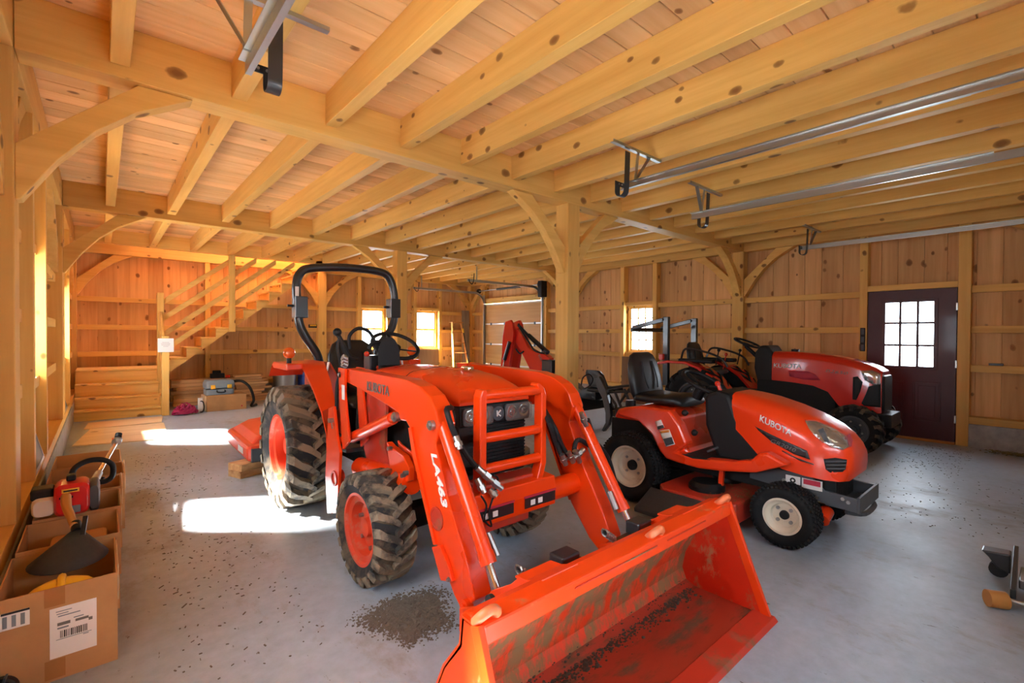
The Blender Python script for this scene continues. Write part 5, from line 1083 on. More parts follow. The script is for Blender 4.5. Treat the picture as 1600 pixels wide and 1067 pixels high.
bm = new(); box(bm, (TX-0.40, 4.0, 0.60), (TX+0.40, 4.07, 0.70)); obj('roll_bar_base', bm, 'black_paint', CT, bevel=0.006)
seat(CT, (TX, 3.55, 0.82), 0.46, 0.42, 0.44)
bm = new(); box(bm, (TX-0.18, 3.4, 0.60), (TX+0.18, 3.75, 0.83)); obj('seat_base', bm, 'black_plastic', CT, bevel=0.02)
for i, (x, y, z) in enumerate(((6.86, 3.25, 1.19), (6.90, 3.16, 1.13), (7.46, 3.2, 1.18))):
    bm = new(); tube(bm, [(x, y, z), (x+0.02, y+0.05, z-0.22)], 0.009, 8); bmesh.ops.create_uvsphere(bm, u_segments=10, v_segments=8, radius=0.024, matrix=Matrix.Translation((x, y, z))); obj('control_lever', bm, 'red_lens' if i == 1 else 'black_plastic', CT, 50)

# ================================================================== backhoe attachment parked behind the mower
BX_ = 5.50
BH = thing('backhoe_attachment', (BX_, 4.9, 0), 'backhoe arm in shade-darkened orange with black seat and stabilizer legs behind the mower', 'backhoe')
boom = yz([(801, 524), (806, 514), (812, 514), (819, 523), (829, 543), (840, 549.5), (855.5, 553.5), (862, 560), (862, 600), (846, 606), (832, 578), (818.7, 551), (811, 538)], BX_)
bm = new(); prism(bm, boom, 0, BX_-0.06, BX_+0.06); bo = obj('boom', bm, 'shaded_orange', BH, bevel=0.012)
dip = yz([(797.7, 503), (805.6, 500), (809, 506), (811, 520), (808, 545), (803, 580), (798, 620), (786, 620), (790.5, 573), (792.5, 553.5), (793.8, 524.6)], BX_)
bm = new(); prism(bm, dip, 0, BX_-0.13, BX_-0.075); prism(bm, dip, 0, BX_+0.075, BX_+0.13); obj('dipper_stick', bm, 'shaded_orange', BH, bevel=0.008)
for a, b_, r_ in (((810, 508), (829, 528), 0.025), ((826, 524), (856, 551), 0.04), ((796, 534), (788, 562), 0.03), ((788, 562), (785, 580), 0.014)):
    bm = new(); cyl(bm, on(*a, 0, BX_-0.02 if a[0] > 800 else BX_-0.16), on(*b_, 0, BX_-0.02 if a[0] > 800 else BX_-0.16), r_, 14); obj('hydraulic_cylinder', bm, 'black_paint' if r_ > 0.02 else 'chrome', BH, 40)
for pts in ([(812, 512), (826, 534), (836, 548), (850, 552)], [(806, 545), (812, 552), (818, 549)], [(810, 506), (830, 531), (848, 546)]):
    bm = new(); tube(bm, smooth_path([on(x, y, 0, BX_-0.08) for x, y in pts], 5), 0.014, 8); obj('hydraulic_hose', bm, 'black_rubber', BH)
bt = bvh_of(bo); wrap_text('lettering', 'KUBOTA', 'grey_letter', bo, bt, (841, 555), (848.5, 571), (3, -1.6), 0.003)
bm = new(); box(bm, (BX_-0.10, 5.25, 0.30), (BX_+0.10, 5.48, 1.00)); obj('swing_post', bm, 'black_paint', BH, bevel=0.015)
bm = new(); box(bm, (BX_-0.40, 4.55, 0.28), (BX_+0.40, 5.3, 0.46)); prism(bm, [(4.3, 0.46), (5.2, 0.46), (5.25, 0.80), (5.0, 0.78), (4.7, 0.60)], 0, BX_-0.06, BX_+0.06); fr_ = obj('main_frame', bm, 'black_paint', BH, bevel=0.012)
bm = new(); prism(bm, [(6.26, 0.36), (6.36, 0.62), (6.50, 0.64), (6.62, 0.45), (6.56, 0.20), (6.40, 0.10), (6.10, 0.16), (6.18, 0.20), (6.36, 0.2), (6.46, 0.3)], 0, BX_-0.18, BX_+0.18); obj('digging_bucket', bm, 'black_paint', BH, bevel=0.01)
for s in (-1, 1):
    x = BX_+s*0.42
    bm = new(); bar(bm, (x, 4.75, 0.50), (x+s*0.22, 4.45, 0.06), 0.07, 0.09); leg = obj('stabilizer_leg', bm, 'black_paint', BH, bevel=0.008)
    bm = new(); box(bm, (x+s*0.22-0.09, 4.33, 0.0), (x+s*0.22+0.09, 4.53, 0.03)); obj('stabilizer_pad', bm, 'black_paint', leg, bevel=0.004)
    bm = new(); cyl(bm, (x, 4.78, 0.80), (x+s*0.14, 4.55, 0.26), 0.032, 12); obj('stabilizer_cylinder', bm, 'black_paint', leg, 40)
tine = yz([(930, 590), (938, 588), (948, 608), (954, 630), (956, 650), (953, 664), (945, 674), (942, 672), (948, 660), (948, 645), (943, 622), (934, 604)], BX_-0.45)
bm = new(); prism(bm, tine, 0, BX_-0.48, BX_-0.42); obj('curved_guard', bm, 'black_paint', BH, bevel=0.006)
for a, b_ in (((944, 607), (992, 601)), ((946, 613), (992, 611)), ((960, 610), (972, 640)), ((975, 608), (988, 638)), ((940, 600), (962, 632)), ((985, 605), (968, 630)), ((955, 640), (992, 634)), ((962, 632), (966, 660))):
    bm = new(); tube(bm, [on(*a, 0, BX_-0.40), on(*b_, 0, BX_-0.40)], 0.018, 8); obj('frame_bar', bm, 'black_paint', BH)
bm = new(); secs = []
for t, ww in ((0, 0.9), (0.15, 1.0), (0.8, 0.95), (1.0, 0.7)):
    p = Vector((BX_-0.25, 4.18+0.10*t, 0.66+0.24*t)); secs.append([p+Vector((b_*0.09, a*0.32*ww, -b_*0.02)) for a, b_ in rrect(1, 1, 0.3)])
loft(bm, secs); obj('seat_back', bm, 'black_vinyl', BH, 50)
bm = new(); box(bm, (BX_-0.30, 4.05, 0.60), (BX_+0.15, 4.38, 0.66)); obj('seat_cushion', bm, 'black_vinyl', BH, bevel=0.025)
bm = new(); box(bm, (BX_-0.12, 4.35, 0.46), (BX_+0.05, 4.60, 0.62)); obj('seat_post', bm, 'black_paint', BH, bevel=0.01)
bm = new(); tube(bm, smooth_path([on(x, y, 0, BX_-0.35) for x, y in ((908, 602), (911, 590), (920, 585), (926, 592), (922, 602), (912, 608))], 5), 0.010, 8); obj('hydraulic_hose', bm, 'black_rubber', BH)
# ================================================================== staircase
ST = thing('staircase', (0.8, 10.6, 0), 'pine staircase with low landing and open plank railing in the back left corner', 'staircase')
NY = [9.97, 10.20, 10.43, 10.66]; NZ = [0.16, 0.34, 0.54, 0.765]
for i in range(4):
    z0 = NZ[i-1] if i else 0.0
    bx('riser', 'timber_x', ST, (-0.335, NY[i]+0.035, z0), (0.76, NY[i]+0.055, NZ[i]-0.034), 0.002)
    if i < 3: bx('tread', 'timber_x', ST, (-0.335, NY[i], NZ[i]-0.034), (0.76, NY[i+1]+0.034, NZ[i]), 0.006)
bx('landing', 'timber_x', ST, (-0.335, NY[3], NZ[3]-0.034), (0.92, 11.54, NZ[3]), 0.006)
bx('landing_side', 'timber_x', ST, (0.90, 10.70, 0.0), (0.92, 11.54, NZ[3]-0.036), 0.002)
bm = new(); prism(bm, [(9.99, 0.0), (9.99, 0.13), (10.22, 0.13), (10.22, 0.31), (10.45, 0.31), (10.45, 0.51), (10.68, 0.51), (10.68, 0.73), (10.74, 0.73), (10.74, 0.0)], 0, 0.762, 0.80); obj('lower_stringer', bm, 'timber_y', ST)
X0, Z0, RUN, RISE = 0.975, 0.945, 0.235, 0.190
n_t = 12; prof = [(0.80, 0.57)]
prof += [(0.80, Z0-0.036), (X0, Z0-0.036)]
for i in range(n_t-1):
    x = X0+RUN*i; z = Z0+RISE*i
    prof += [(x+RUN-0.02, z-0.036), (x+RUN-0.02, z+RISE-0.036)]
xe = X0+RUN*(n_t-1)+0.15; prof += [(xe, Z0+RISE*(n_t-1)-0.036), (xe, 0.57+0.808*(xe-0.80))]
for y in (10.60, 11.50):
    bm = new(); prism(bm, [(a, min(b_, 3.12)) for a, b_ in prof if b_ < 2.90 or True], 1, y, y+0.038); obj('stringer', bm, 'timber_x', ST)
for i in range(n_t-1):
    x = X0+RUN*i; z = Z0+RISE*i
    bx('tread', 'timber_y', ST, (x-0.03, 10.64, z-0.034), (x+RUN, 11.498, z), 0.005)
    bx('riser', 'timber_y', ST, (x-0.002, 10.64, z-RISE), (x+0.018, 11.498, z-0.036), 0.002)
bx('newel_post', 'timber_z', ST, (0.762, 9.86, 0.0), (0.865, 9.965, 1.345), 0.006)
bx('newel_post', 'timber_z', ST, (0.745, 10.60-0.105, 0.0), (0.845, 10.595, 2.12), 0.006)
bx('newel_post', 'timber_z', ST, (1.865, 10.485, 1.43), (1.97, 10.585, Z_JOIST-0.012), 0.006)
for k, zr in enumerate((2.16, 1.86, 1.57, 1.28)):
    bm = new(); z = lambda x: zr+0.80*(x-1.09)
    xe = min(1.865, 1.09+(2.90-zr)/0.80)
    prism(bm, [(0.846, z(0.846)-0.055), (0.846, z(0.846)+0.055), (xe, z(xe)+0.055), (xe, z(xe)-0.055)], 1, 10.545, 10.58); obj('rail', bm, 'timber_x', ST, bevel=0.003)
    xb = 1.971; xe = min(3.4, 1.09+(2.87-zr)/0.80)
    if xe > xb+0.15: bm = new(); prism(bm, [(xb, z(xb)-0.055), (xb, z(xb)+0.055), (xe, z(xe)+0.055), (xe, z(xe)-0.055)], 1, 10.545, 10.58); obj('rail', bm, 'timber_x', ST, bevel=0.003)
for dz in (0.0, -0.33, -0.66):
    bm = new(); prism(bm, [(9.966, 1.22+dz), (9.966, 1.32+dz), (10.494, 1.78+dz), (10.494, 1.68+dz)], 0, 0.775, 0.81); obj('rail', bm, 'timber_y', ST, bevel=0.003)
# notice on the newel
sg = tag(part('paper_notice', 'paper_white', None, box, (0.705, 9.845, 1.075), (0.925, 9.850, 1.305)), 'white paper notice pinned to the stair newel post', 'notice')
bm = new()
for i, (a, b_) in enumerate(((0.765, 0.86), (0.75, 0.875), (0.755, 0.87), (0.78, 0.85))): box(bm, (a, 9.8435, 1.235-i*0.022), (b_, 9.8448, 1.241-i*0.022))
obj('print_lines', bm, 'grey_plastic', sg)['kind'] = 'stuff'
# ================================================================== floor sheets, lumber, things under the stairs
def slab(name, pts, z0, z1, mat, label, cat, group=None):
    bm = new(); prism(bm, [(x, y) for x, y in pts], 2, z0, z1); return tag(obj(name, bm, mat, None), label, cat, group)
slab('plywood_sheet', [(-0.28, 7.85), (0.66, 7.63), (0.72, 9.02), (-0.13, 9.06)], 0.0, 0.012, 'plywood', 'large pale plywood sheet lying flat on the floor near the stairs', 'plywood')
slab('plywood_sheet', [(-0.20, 9.10), (0.70, 9.12), (0.76, 9.74), (-0.16, 9.72)], 0.0, 0.012, 'plywood', 'narrow plywood strip on the floor right before the bottom step', 'plywood')
rnd = random.Random(11)
def pile(x0, x1, y0, rows, cols, h, w, ztop, label, group, jitter):
    for r_ in range(rows):
        for c_ in range(cols):
            a = x0+rnd.uniform(-jitter, jitter); b_ = x1+rnd.uniform(-jitter, jitter)*1.6; y = y0+c_*w
            bm = new(); box(bm, (a, y+0.004, r_*h+0.001), (b_, y+w-0.004, r_*h+h-0.004)); tag(obj('lumber_board', bm, 'old_lumber', None), label, 'board', group)
pile(1.02, 1.86, 10.92, 7, 2, 0.072, 0.17, 0.5, 'rough pine board in the stack under the stairs behind the grey case', 'boards stacked left of the tool case', 0.05)
pile(1.98, 2.62, 10.92, 11, 2, 0.050, 0.17, 0.6, 'rough pine board in the stack between the tool case and the metal can', 'boards stacked right of the tool case', 0.10)
cb = thing('cardboard_box', (1.70, 10.1, 0), 'flat brown cardboard box on the floor beneath the grey tool case', 'box')
bx('box_body', 'cardboard', cb, (1.40, 9.86, 0.0), (2.03, 10.28, 0.285), 0.006); bx('box_end', 'cardboard_pale', cb, (1.372, 9.87, 0.01), (1.398, 10.27, 0.28), 0.003)
bx('box_mark', 'label_red', cb, (1.94, 9.857, 0.05), (1.965, 9.8595, 0.075))
tc_ = thing('tool_case', (1.60, 10.05, 0.287), 'grey plastic tool case with yellow latches lying on a cardboard box', 'tool case')
bm = new(); loft(bm, [[(1.615+a*0.44, 10.04+b_*0.34, z) for a, b_ in rrect(1, 1, 0.12)] for z in (0.288, 0.30, 0.39)]); obj('case_base', bm, 'grey_plastic', tc_, bevel=0.008)
bm = new(); loft(bm, [[(1.615+a*0.46*k, 10.04+b_*0.36*k, z) for a, b_ in rrect(1, 1, 0.12)] for z, k in ((0.405, 1), (0.49, 1), (0.55, 0.90))]); obj('case_lid', bm, 'grey_plastic', tc_, bevel=0.01)
for x in (1.50, 1.755):
    bm = new(); box(bm, (x-0.035, 9.850, 0.40), (x+0.035, 9.862, 0.47)); box(bm, (x-0.02, 9.842, 0.42), (x+0.02, 9.85, 0.45)); obj('latch', bm, 'yellow_plastic', tc_, bevel=0.003)
bm = new(); tube(bm, smooth_path([(1.56, 9.86, 0.37), (1.56, 9.82, 0.345), (1.62, 9.81, 0.335), (1.68, 9.82, 0.345), (1.68, 9.86, 0.37)], 4), 0.010, 8); obj('case_handle', bm, 'black_plastic', tc_, 40)
bm = new(); tube(bm, smooth_path([(1.875, 10.35, 0.31), (1.875, 10.32, 0.45), (1.90, 10.15, 0.50), (1.99, 10.0, 0.50), (2.10, 9.92, 0.38), (2.17, 9.95, 0.15), (2.14, 10.0, 0.03), (2.25, 10.1, 0.028)], 6), 0.024, 10); tag(obj('vacuum_hose', bm, 'black_rubber', None, 40), 'black ribbed hose draped off the grey tool case to the floor', 'hose')
sw = thing('belt_sander', (1.72, 10.5, 0.0), 'small black power tool on the boards behind the grey case', 'power tool')
bm = new(); box(bm, (1.62, 10.92, 0.506), (1.86, 11.04, 0.60)); cyl(bm, (1.66, 10.98, 0.62), (1.80, 10.98, 0.62), 0.04, 14); obj('tool_body', bm, 'black_plastic', sw, bevel=0.01)
bm = new(); cyl(bm, (1.88, 10.98, 0.53), (1.96, 10.98, 0.53), 0.03, 12); obj('tool_nose', bm, 'red_lens', sw, 40)
rnd = random.Random(4); bm = new(); pts = []
for i in range(190):
    a = i*0.62+rnd.uniform(-0.2, 0.2); r_ = 0.06+0.11*abs(math.sin(i*0.21))+rnd.uniform(-0.02, 0.02); pts.append((1.075+r_*1.0*math.cos(a), 9.78+r_*0.7*math.sin(a), 0.012+rnd.uniform(0, 0.26)*(1-r_/0.22)+0.02*rnd.random()))
tube(bm, smooth_path(pts, 3), 0.0075, 6); tag(obj('extension_cord', bm, 'magenta_cord', None, 60), 'heap of tangled magenta extension cord at the foot of the newel', 'cord')
pb = thing('outlet_box', (1.31, 9.90, 0), 'small white outlet box with a dark cord beside the magenta cord', 'outlet box')
bx('housing', 'white_paint', pb, (1.275, 9.87, 0.0), (1.345, 9.94, 0.255), 0.008); bm = new(); tube(bm, smooth_path([(1.31, 9.868, 0.20), (1.34, 9.84, 0.19), (1.36, 9.83, 0.10), (1.34, 9.84, 0.02), (1.30, 9.84, 0.012)], 5), 0.009, 8); obj('cord', bm, 'black_rubber', pb)
gc = thing('garbage_can', (3.02, 11.05, 0), 'ribbed galvanised metal garbage can against the back wall', 'garbage can')
bm = new(); n = 48; secs = []
for z, r_ in ((0.0, 0.20), (0.05, 0.205), (0.60, 0.235), (0.66, 0.24)):
    secs.append([(3.02+(r_+(0.008 if (0.04 < z < 0.62 and j % 2) else 0))*math.cos(2*PI*j/n), 11.05+(r_+(0.008 if (0.04 < z < 0.62 and j % 2) else 0))*math.sin(2*PI*j/n), z) for j in range(n)])
loft(bm, secs); obj('can_body', bm, 'galvanised', gc, 30)
bm = new(); lathe(bm, [(0.66, 0.24), (0.66, 0.252), (0.69, 0.252), (0.73, 0.12), (0.735, 0.001)], (3.02, 11.05, 0), (0, 0, 1), 32, False); obj('can_lid', bm, 'dull_steel', gc, 40)
bb = thing('blue_barrel', (3.50, 11.10, 0), 'blue plastic barrel beside the metal garbage can behind the tractor tyre', 'barrel')
bm = new(); lathe(bm, [(0, 0.17), (0.03, 0.19), (0.20, 0.195), (0.21, 0.205), (0.24, 0.205), (0.25, 0.195), (0.45, 0.195), (0.46, 0.205), (0.49, 0.205), (0.50, 0.195), (0.66, 0.19), (0.69, 0.17)], (3.50, 11.10, 0), (0, 0, 1), 28, False); obj('barrel_body', bm, 'blue_plastic', bb, 40)
bm = new(); lathe(bm, [(0.69, 0.18), (0.69, 0.20), (0.72, 0.20), (0.72, 0.18)], (3.50, 11.10, 0), (0, 0, 1), 28); obj('barrel_rim', bm, 'black_plastic', bb, 40)
bx_ = on(489, 504, 1, 11.64); tb = thing('tape_box', (bx_.x, 11.655, 1.546), 'small yellow and black carton on the back wall girt', 'carton')
bx('carton', 'print_black', tb, (bx_.x-0.09, 11.625, 1.546), (bx_.x+0.09, 11.685, 1.626), 0.003); bx('carton_label', 'yellow_plastic', tb, (bx_.x-0.075, 11.6225, 1.585), (bx_.x+0.075, 11.6245, 1.620))
# leaning panels, ladder, plank and pole
def leaning(name, lo, hi, mat, label, cat, tilt, axis):
    bm = new(); box(bm, lo, hi); c = Vector(((lo[0]+hi[0])/2, (lo[1]+hi[1])/2, lo[2])); bmesh.ops.rotate(bm, verts=bm.verts, cent=c, matrix=Matrix.Rotation(tilt, 3, axis)); zmin = min(v.co.z for v in bm.verts); bmesh.ops.translate(bm, verts=bm.verts, vec=(0, 0, lo[2]-zmin))
    return tag(obj(name, bm, mat, None, bevel=0.003), label, cat)
leaning('hardboard_panel', (6.60, 11.49, 0.0), (7.24, 11.505, 0.985), 'brown_panel', 'brown board leaning under the far right back window', 'panel', R(-1.5), 'X')
leaning('hardboard_panel', (8.30, 5.42, 0.0), (8.315, 6.02, 0.96), 'brown_panel', 'brown board leaning below the paned window of the right wall', 'panel', R(1.0), 'Y')
leaning('grey_plank', (8.02, 11.40, 0.0), (8.27, 11.44, 2.12), 'grey_lumber', 'wide weathered grey plank standing upright in the far corner', 'plank', R(-2), 'X')
for (y0, y1, lab) in ((4.66, 5.30, 'dark framed screen leaning under the nearer left window'), (8.08, 8.70, 'dark framed screen leaning under the farther left window')):
    t = thing('window_screen', (-0.37, (y0+y1)/2, 0.386), lab, 'screen')
    A, B = (-0.36, 0.387), (-0.495, 0.94)
    def S(u, y): return (A[0]+(B[0]-A[0])*u, y, A[1]+(B[1]-A[1])*u)
    bm = new(); th = Vector((0.012, 0, 0.003))
    for (u0, u1, a, b_) in ((0, 1, y0, y0+0.022), (0, 1, y1-0.022, y1), (0, 0.04, y0, y1), (0.96, 1, y0, y1)):
        loft(bm, [[Vector(S(u0, a)), Vector(S(u0, b_)), Vector(S(u1, b_)), Vector(S(u1, a))], [Vector(S(u0, a))+th, Vector(S(u0, b_))+th, Vector(S(u1, b_))+th, Vector(S(u1, a))+th]])
    obj('screen_frame', bm, 'dull_steel', t)
    bm = new(); q = Vector((0.005, 0, 0.001)); loft(bm, [[Vector(S(0.03, y0+0.02))+q, Vector(S(0.03, y1-0.02))+q, Vector(S(0.97, y1-0.02))+q, Vector(S(0.97, y0+0.02))+q], [Vector(S(0.03, y0+0.02))+q*1.8, Vector(S(0.03, y1-0.02))+q*1.8, Vector(S(0.97, y1-0.02))+q*1.8, Vector(S(0.97, y0+0.02))+q*1.8]]); obj('screen_mesh', bm, 'dark_screen', t)
LD = thing('step_ladder', (7.75, 11.1, 0), 'wooden step ladder folded open beside the far right back window', 'ladder')
def LP(u, s): w = 0.15+0.14*(1-u); return Vector((7.74+s*w, 11.02+0.34*u, 1.76*u))
for s in (-1, 1):
    bm = new(); bar(bm, LP(0, s), LP(1, s), 0.030, 0.075, (0, 1, 0)); obj('ladder_rail', bm, 'handle_wood' if s > 0 else 'timber_z', LD, bevel=0.003)
for i in range(1, 6):
    u = i/6; bm = new(); bar(bm, LP(u, -1), LP(u, 1), 0.085, 0.02); obj('ladder_step', bm, 'handle_wood', LD, bevel=0.003)
bm = new(); bar(bm, LP(1, -1)+Vector((-0.04, 0, 0)), LP(1, 1)+Vector((0.04, 0, 0)), 0.15, 0.022); obj('ladder_top', bm, 'handle_wood', LD, bevel=0.003)
PL = thing('pruning_pole', (7.98, 11.0, 0), 'thin dark pole with a yellow grip leaning by the step ladder', 'pole')
bm = new(); tube(bm, [(8.02, 10.95, 0.0), (7.84, 11.15, 1.46)], 0.014, 8); obj('shaft', bm, 'black_plastic', PL); bm = new(); tube(bm, [(7.84, 11.15, 1.46), (7.826, 11.165, 1.58)], 0.026, 10); obj('grip', bm, 'yellow_plastic', PL)
# switches beside the door
sp = thing('switch_plate', (8.37, 1.84, 1.2), 'black stack of three light switches left of the maroon door', 'light switch')
bx('plate', 'black_plastic', sp, (8.366, 1.812, 1.19), (8.374, 1.874, 1.53), 0.003)
for z in (1.245, 1.36, 1.475): bx('switch', 'dark_grey', sp, (8.358, 1.825, z-0.042), (8.3655, 1.861, z+0.042), 0.003)
hk = thing('door_catch', (8.44, 0.47, 1.046), 'small dark metal catch lying on the girt right of the door', 'catch')
bx('catch', 'black_paint', hk, (8.445, 0.42, 1.0455), (8.475, 0.55, 1.075), 0.005)
# ================================================================== rotary cutter behind the tractor
RC = thing('rotary_cutter', (1.7, 5.8, 0), 'orange rotary cutter deck resting on wooden blocks behind the tractor', 'mower attachment')
out = [(1.06, 5.12), (2.30, 5.12), (2.30, 6.2), (2.15, 6.5), (1.9, 6.62), (1.5, 6.62), (1.25, 6.5), (1.08, 6.2)]
bm = new(); prism(bm, out, 2, 0.14, 0.30); dk_ = obj('cutter_deck', bm, 'cutter_paint', RC, bevel=0.035)
bm = new(); loft(bm, [[(1.68+(x-1.68)*k, 5.85+(y-5.85)*k, z) for x, y in out] for k, z in ((0.92, 0.298), (0.80, 0.36), (0.55, 0.40))]); obj('deck_top', bm, 'cutter_paint', RC, bevel=0.02)
bm = new(); box(bm, (1.09, 5.085, 0.14), (2.28, 5.118, 0.27)); obj('front_skirt', bm, 'dark_grey', RC, bevel=0.004)
bm = new(); box(bm, (1.50, 5.5, 0.40), (1.86, 5.9, 0.55)); cyl(bm, (1.68, 5.35, 0.48), (1.68, 5.55, 0.48), 0.05, 14); obj('gearbox', bm, 'cutter_paint', RC, bevel=0.02)
bm = new(); bar(bm, (1.30, 5.2, 0.30), (1.45, 5.15, 0.62), 0.03, 0.06); bar(bm, (2.06, 5.2, 0.30), (1.91, 5.15, 0.62), 0.03, 0.06); bar(bm, (1.45, 5.15, 0.62), (1.91, 5.15, 0.62), 0.03, 0.06); obj('hitch_frame', bm, 'cutter_paint', RC, bevel=0.004)
bm = new(); box(bm, (1.057, 5.30, 0.19), (1.0595, 5.52, 0.25)); obj('side_label', bm, 'silver_letter', RC); bm = new(); box(bm, (1.30, 6.10, 0.345), (1.42, 6.16, 0.352)); obj('deck_label', bm, 'paper_white', RC)
for i, (a, z, lab) in enumerate(((0.0, 0.0, 'lower wooden block under the corner of the rotary cutter'), (0.05, 0.068, 'upper wooden block directly beneath the rotary cutter corner'))):
    bm = new(); obox(bm, (1.12, 5.24, z+0.033), (0.34, 0.20, 0.066), Matrix.Rotation(0.35+a, 3, 'Z')); tag(obj('wood_block', bm, 'old_lumber', None, bevel=0.003), lab, 'block')
# ================================================================== row of open cartons and the tools in them
def carton(y0, y1, x0, x1, h, label, mat='cardboard', flap=None, sag=0.0):
    t = thing('open_carton', ((x0+x1)/2, (y0+y1)/2, 0), label, 'box', 'open cartons along the left wall')
    th = 0.006
    bx('bottom', mat, t, (x0, y0, 0.0), (x1, y1, 0.008))
    for nm, lo, hi in (('front_panel', (x0, y0, 0.008), (x1, y0+th, h)), ('back_panel', (x0, y1-th, 0.008), (x1, y1, h-sag)), ('left_panel', (x0, y0+th, 0.008), (x0+th, y1-th, h)), ('right_panel', (x1-th, y0+th, 0.008), (x1, y1-th, h-sag*0.5))):
        bx(nm, mat, t, lo, hi)
    if flap: # a torn pale flap standing along the right side
        bm = new(); n = 7; rn = random.Random(int(y0*100)); top = [(y0+(y1-y0)*i/n, h-0.02+rn.uniform(-0.01, 0.03)*(0 < i < n)+flap*(i/n)) for i in range(n+1)]
        prism(bm, [(y0+0.01, h-0.12), (y1-0.01, h-0.12)]+[(min(max(a, y0+0.01), y1-0.01), b_) for a, b_ in top[::-1]], 0, x1+0.001, x1+0.005); obj('torn_flap', bm, 'cardboard_pale', t)
    return t
c1 = carton(2.60, 3.06, -0.31, 0.047, 0.372, 'open cardboard carton nearest the camera with shipping labels on its front', flap=0.01)
carton(3.08, 3.50, -0.30, 0.065, 0.385, 'second open carton of the row, holding the wooden tool handle', flap=0.0)
carton(3.52, 3.92, -0.28, 0.080, 0.395, 'third open carton of the row, under the red trimmer engine', flap=0.02)
carton(3.95, 4.30, -0.28, 0.095, 0.400, 'fourth open carton of the row, under the trimmer loop handle', flap=0.03, sag=0.01)
carton(4.33, 4.72, -0.28, 0.120, 0.395, 'fifth open carton of the row with a torn pale corner', flap=0.03)
carton(4.75, 5.25, -0.28, 0.115, 0.395, 'farthest open carton of the row along the left wall', flap=0.0)
Y = 2.5985
def card(name, x0, x1, z0, z1, mat, par, d=0.0, skew=0.0):
    bm = new(); prism(bm, [(x0, z0), (x1, z0), (x1, z1), (x0, z1)], 1, Y-d-0.0008, Y-d); return obj(name, bm, mat, par)
lb = card('shipping_label', -0.160, -0.020, 0.090, 0.290, 'paper_white', c1)
for i, (a, b_, z, hh) in enumerate(((-0.142, -0.095, 0.272, 0.003), (-0.140, -0.105, 0.262, 0.003), (-0.136, -0.070, 0.252, 0.004), (-0.138, -0.100, 0.216, 0.012), (-0.085, -0.045, 0.216, 0.010), (-0.138, -0.105, 0.203, 0.006), (-0.142, -0.036, 0.160, 0.002), (-0.062, -0.045, 0.154, 0.003), (-0.090, -0.060, 0.232, 0.004), (-0.045, -0.033, 0.206, 0.012))):
    card('label_print', a, b_, z, z+hh, 'grey_plastic' if hh < 0.01 else 'grey_letter', lb, 0.001)
rn = random.Random(2); x = -0.130
while x < -0.048:
    w = rn.choice((0.0015, 0.0025, 0.004)); card('barcode_bar', x, x+w, 0.166, 0.194, 'print_black', lb, 0.001); x += w+rn.choice((0.0015, 0.002, 0.003))
l2 = card('address_label', -0.296, -0.215, 0.256, 0.322, 'paper_white', c1); card('label_band', -0.292, -0.215, 0.314, 0.322, 'print_black', l2, 0.001)
for i in range(3): card('label_print', -0.288+i*0.024, -0.276+i*0.024, 0.264, 0.308, 'grey_plastic', l2, 0.001)
card('packing_tape', -0.175, -0.115, 0.30, 0.3725, 'packing_tape', c1); card('packing_tape', -0.175, -0.115, 0.01, 0.085, 'packing_tape', c1)
HT = thing('hard_hat', (-0.13, 2.71, 0.01), 'yellow ridged plastic dome lying in the nearest carton', 'hard hat')
bm = new(); secs = []
for z, k in ((0.25, 1.0), (0.28, 0.97), (0.315, 0.85), (0.340, 0.66), (0.355, 0.40), (0.36, 0.1)):
    secs.append([(-0.13+0.135*k*math.cos(2*PI*j/32), 2.705+0.085*k*math.sin(2*PI*j/32), z) for j in range(32)])
loft(bm, secs); obj('dome', bm, 'yellow_plastic', HT, 50)
bm = new(); tube(bm, smooth_path([(-0.13, 2.622, 0.26), (-0.13, 2.635, 0.32), (-0.13, 2.67, 0.352), (-0.13, 2.71, 0.366), (-0.13, 2.76, 0.35)], 4), 0.014, 8); obj('ridge', bm, 'yellow_plastic', HT, 50)
bx('hat_padding', 'cardboard', HT, (-0.25, 2.63, 0.009), (-0.01, 2.78, 0.25))
FN = thing('funnel', (-0.10, 2.90, 0.38), 'dark grey plastic funnel with wooden handle over the nearest carton', 'funnel')
bm = new(); tip = Vector((-0.09, 2.95, 0.485)); base = Vector((-0.115, 2.895, 0.370)); secs = []
for k in (0.0, 0.3, 0.7, 1.0):
    c_ = tip.lerp(base, k); secs.append([c_+Vector((math.cos(2*PI*j/28)*(0.012+0.125*k), math.sin(2*PI*j/28)*(0.010+0.085*k), math.sin(2*PI*j/28)*0.02*k)) for j in range(28)])
loft(bm, secs, False); fo = obj('cone', bm, 'charcoal_rubber', FN, 50); md = fo.modifiers.new('thick', 'SOLIDIFY'); md.thickness = 0.004
bm = new(); tube(bm, [(-0.09, 2.94, 0.475), (-0.095, 2.99, 0.50)], 0.02, 12); bar(bm, (-0.07, 2.92, 0.46), (-0.06, 2.97, 0.53), 0.018, 0.008); obj('ferrule', bm, 'black_plastic', FN, 40)
bm = new(); tube(bm, smooth_path([(-0.098, 2.96, 0.495), (-0.115, 3.10, 0.50), (-0.135, 3.22, 0.52), (-0.142, 3.33, 0.545)], 4), [0.017]*5+[0.019]*4+[0.021]*4, 12); obj('wooden_handle', bm, 'handle_wood', FN, 50)
jg = tag(part('wood_offcut', 'handle_wood', None, box, (-0.20, 3.20, 0.01), (0.02, 3.38, 0.34), bevel=0.02), 'orange brown block standing inside the second carton', 'block')
TR = thing('string_trimmer', (-0.12, 3.60, 0.40), 'string trimmer with red engine and loop handle lying across the cartons', 'string trimmer')
bm = new(); secs = []
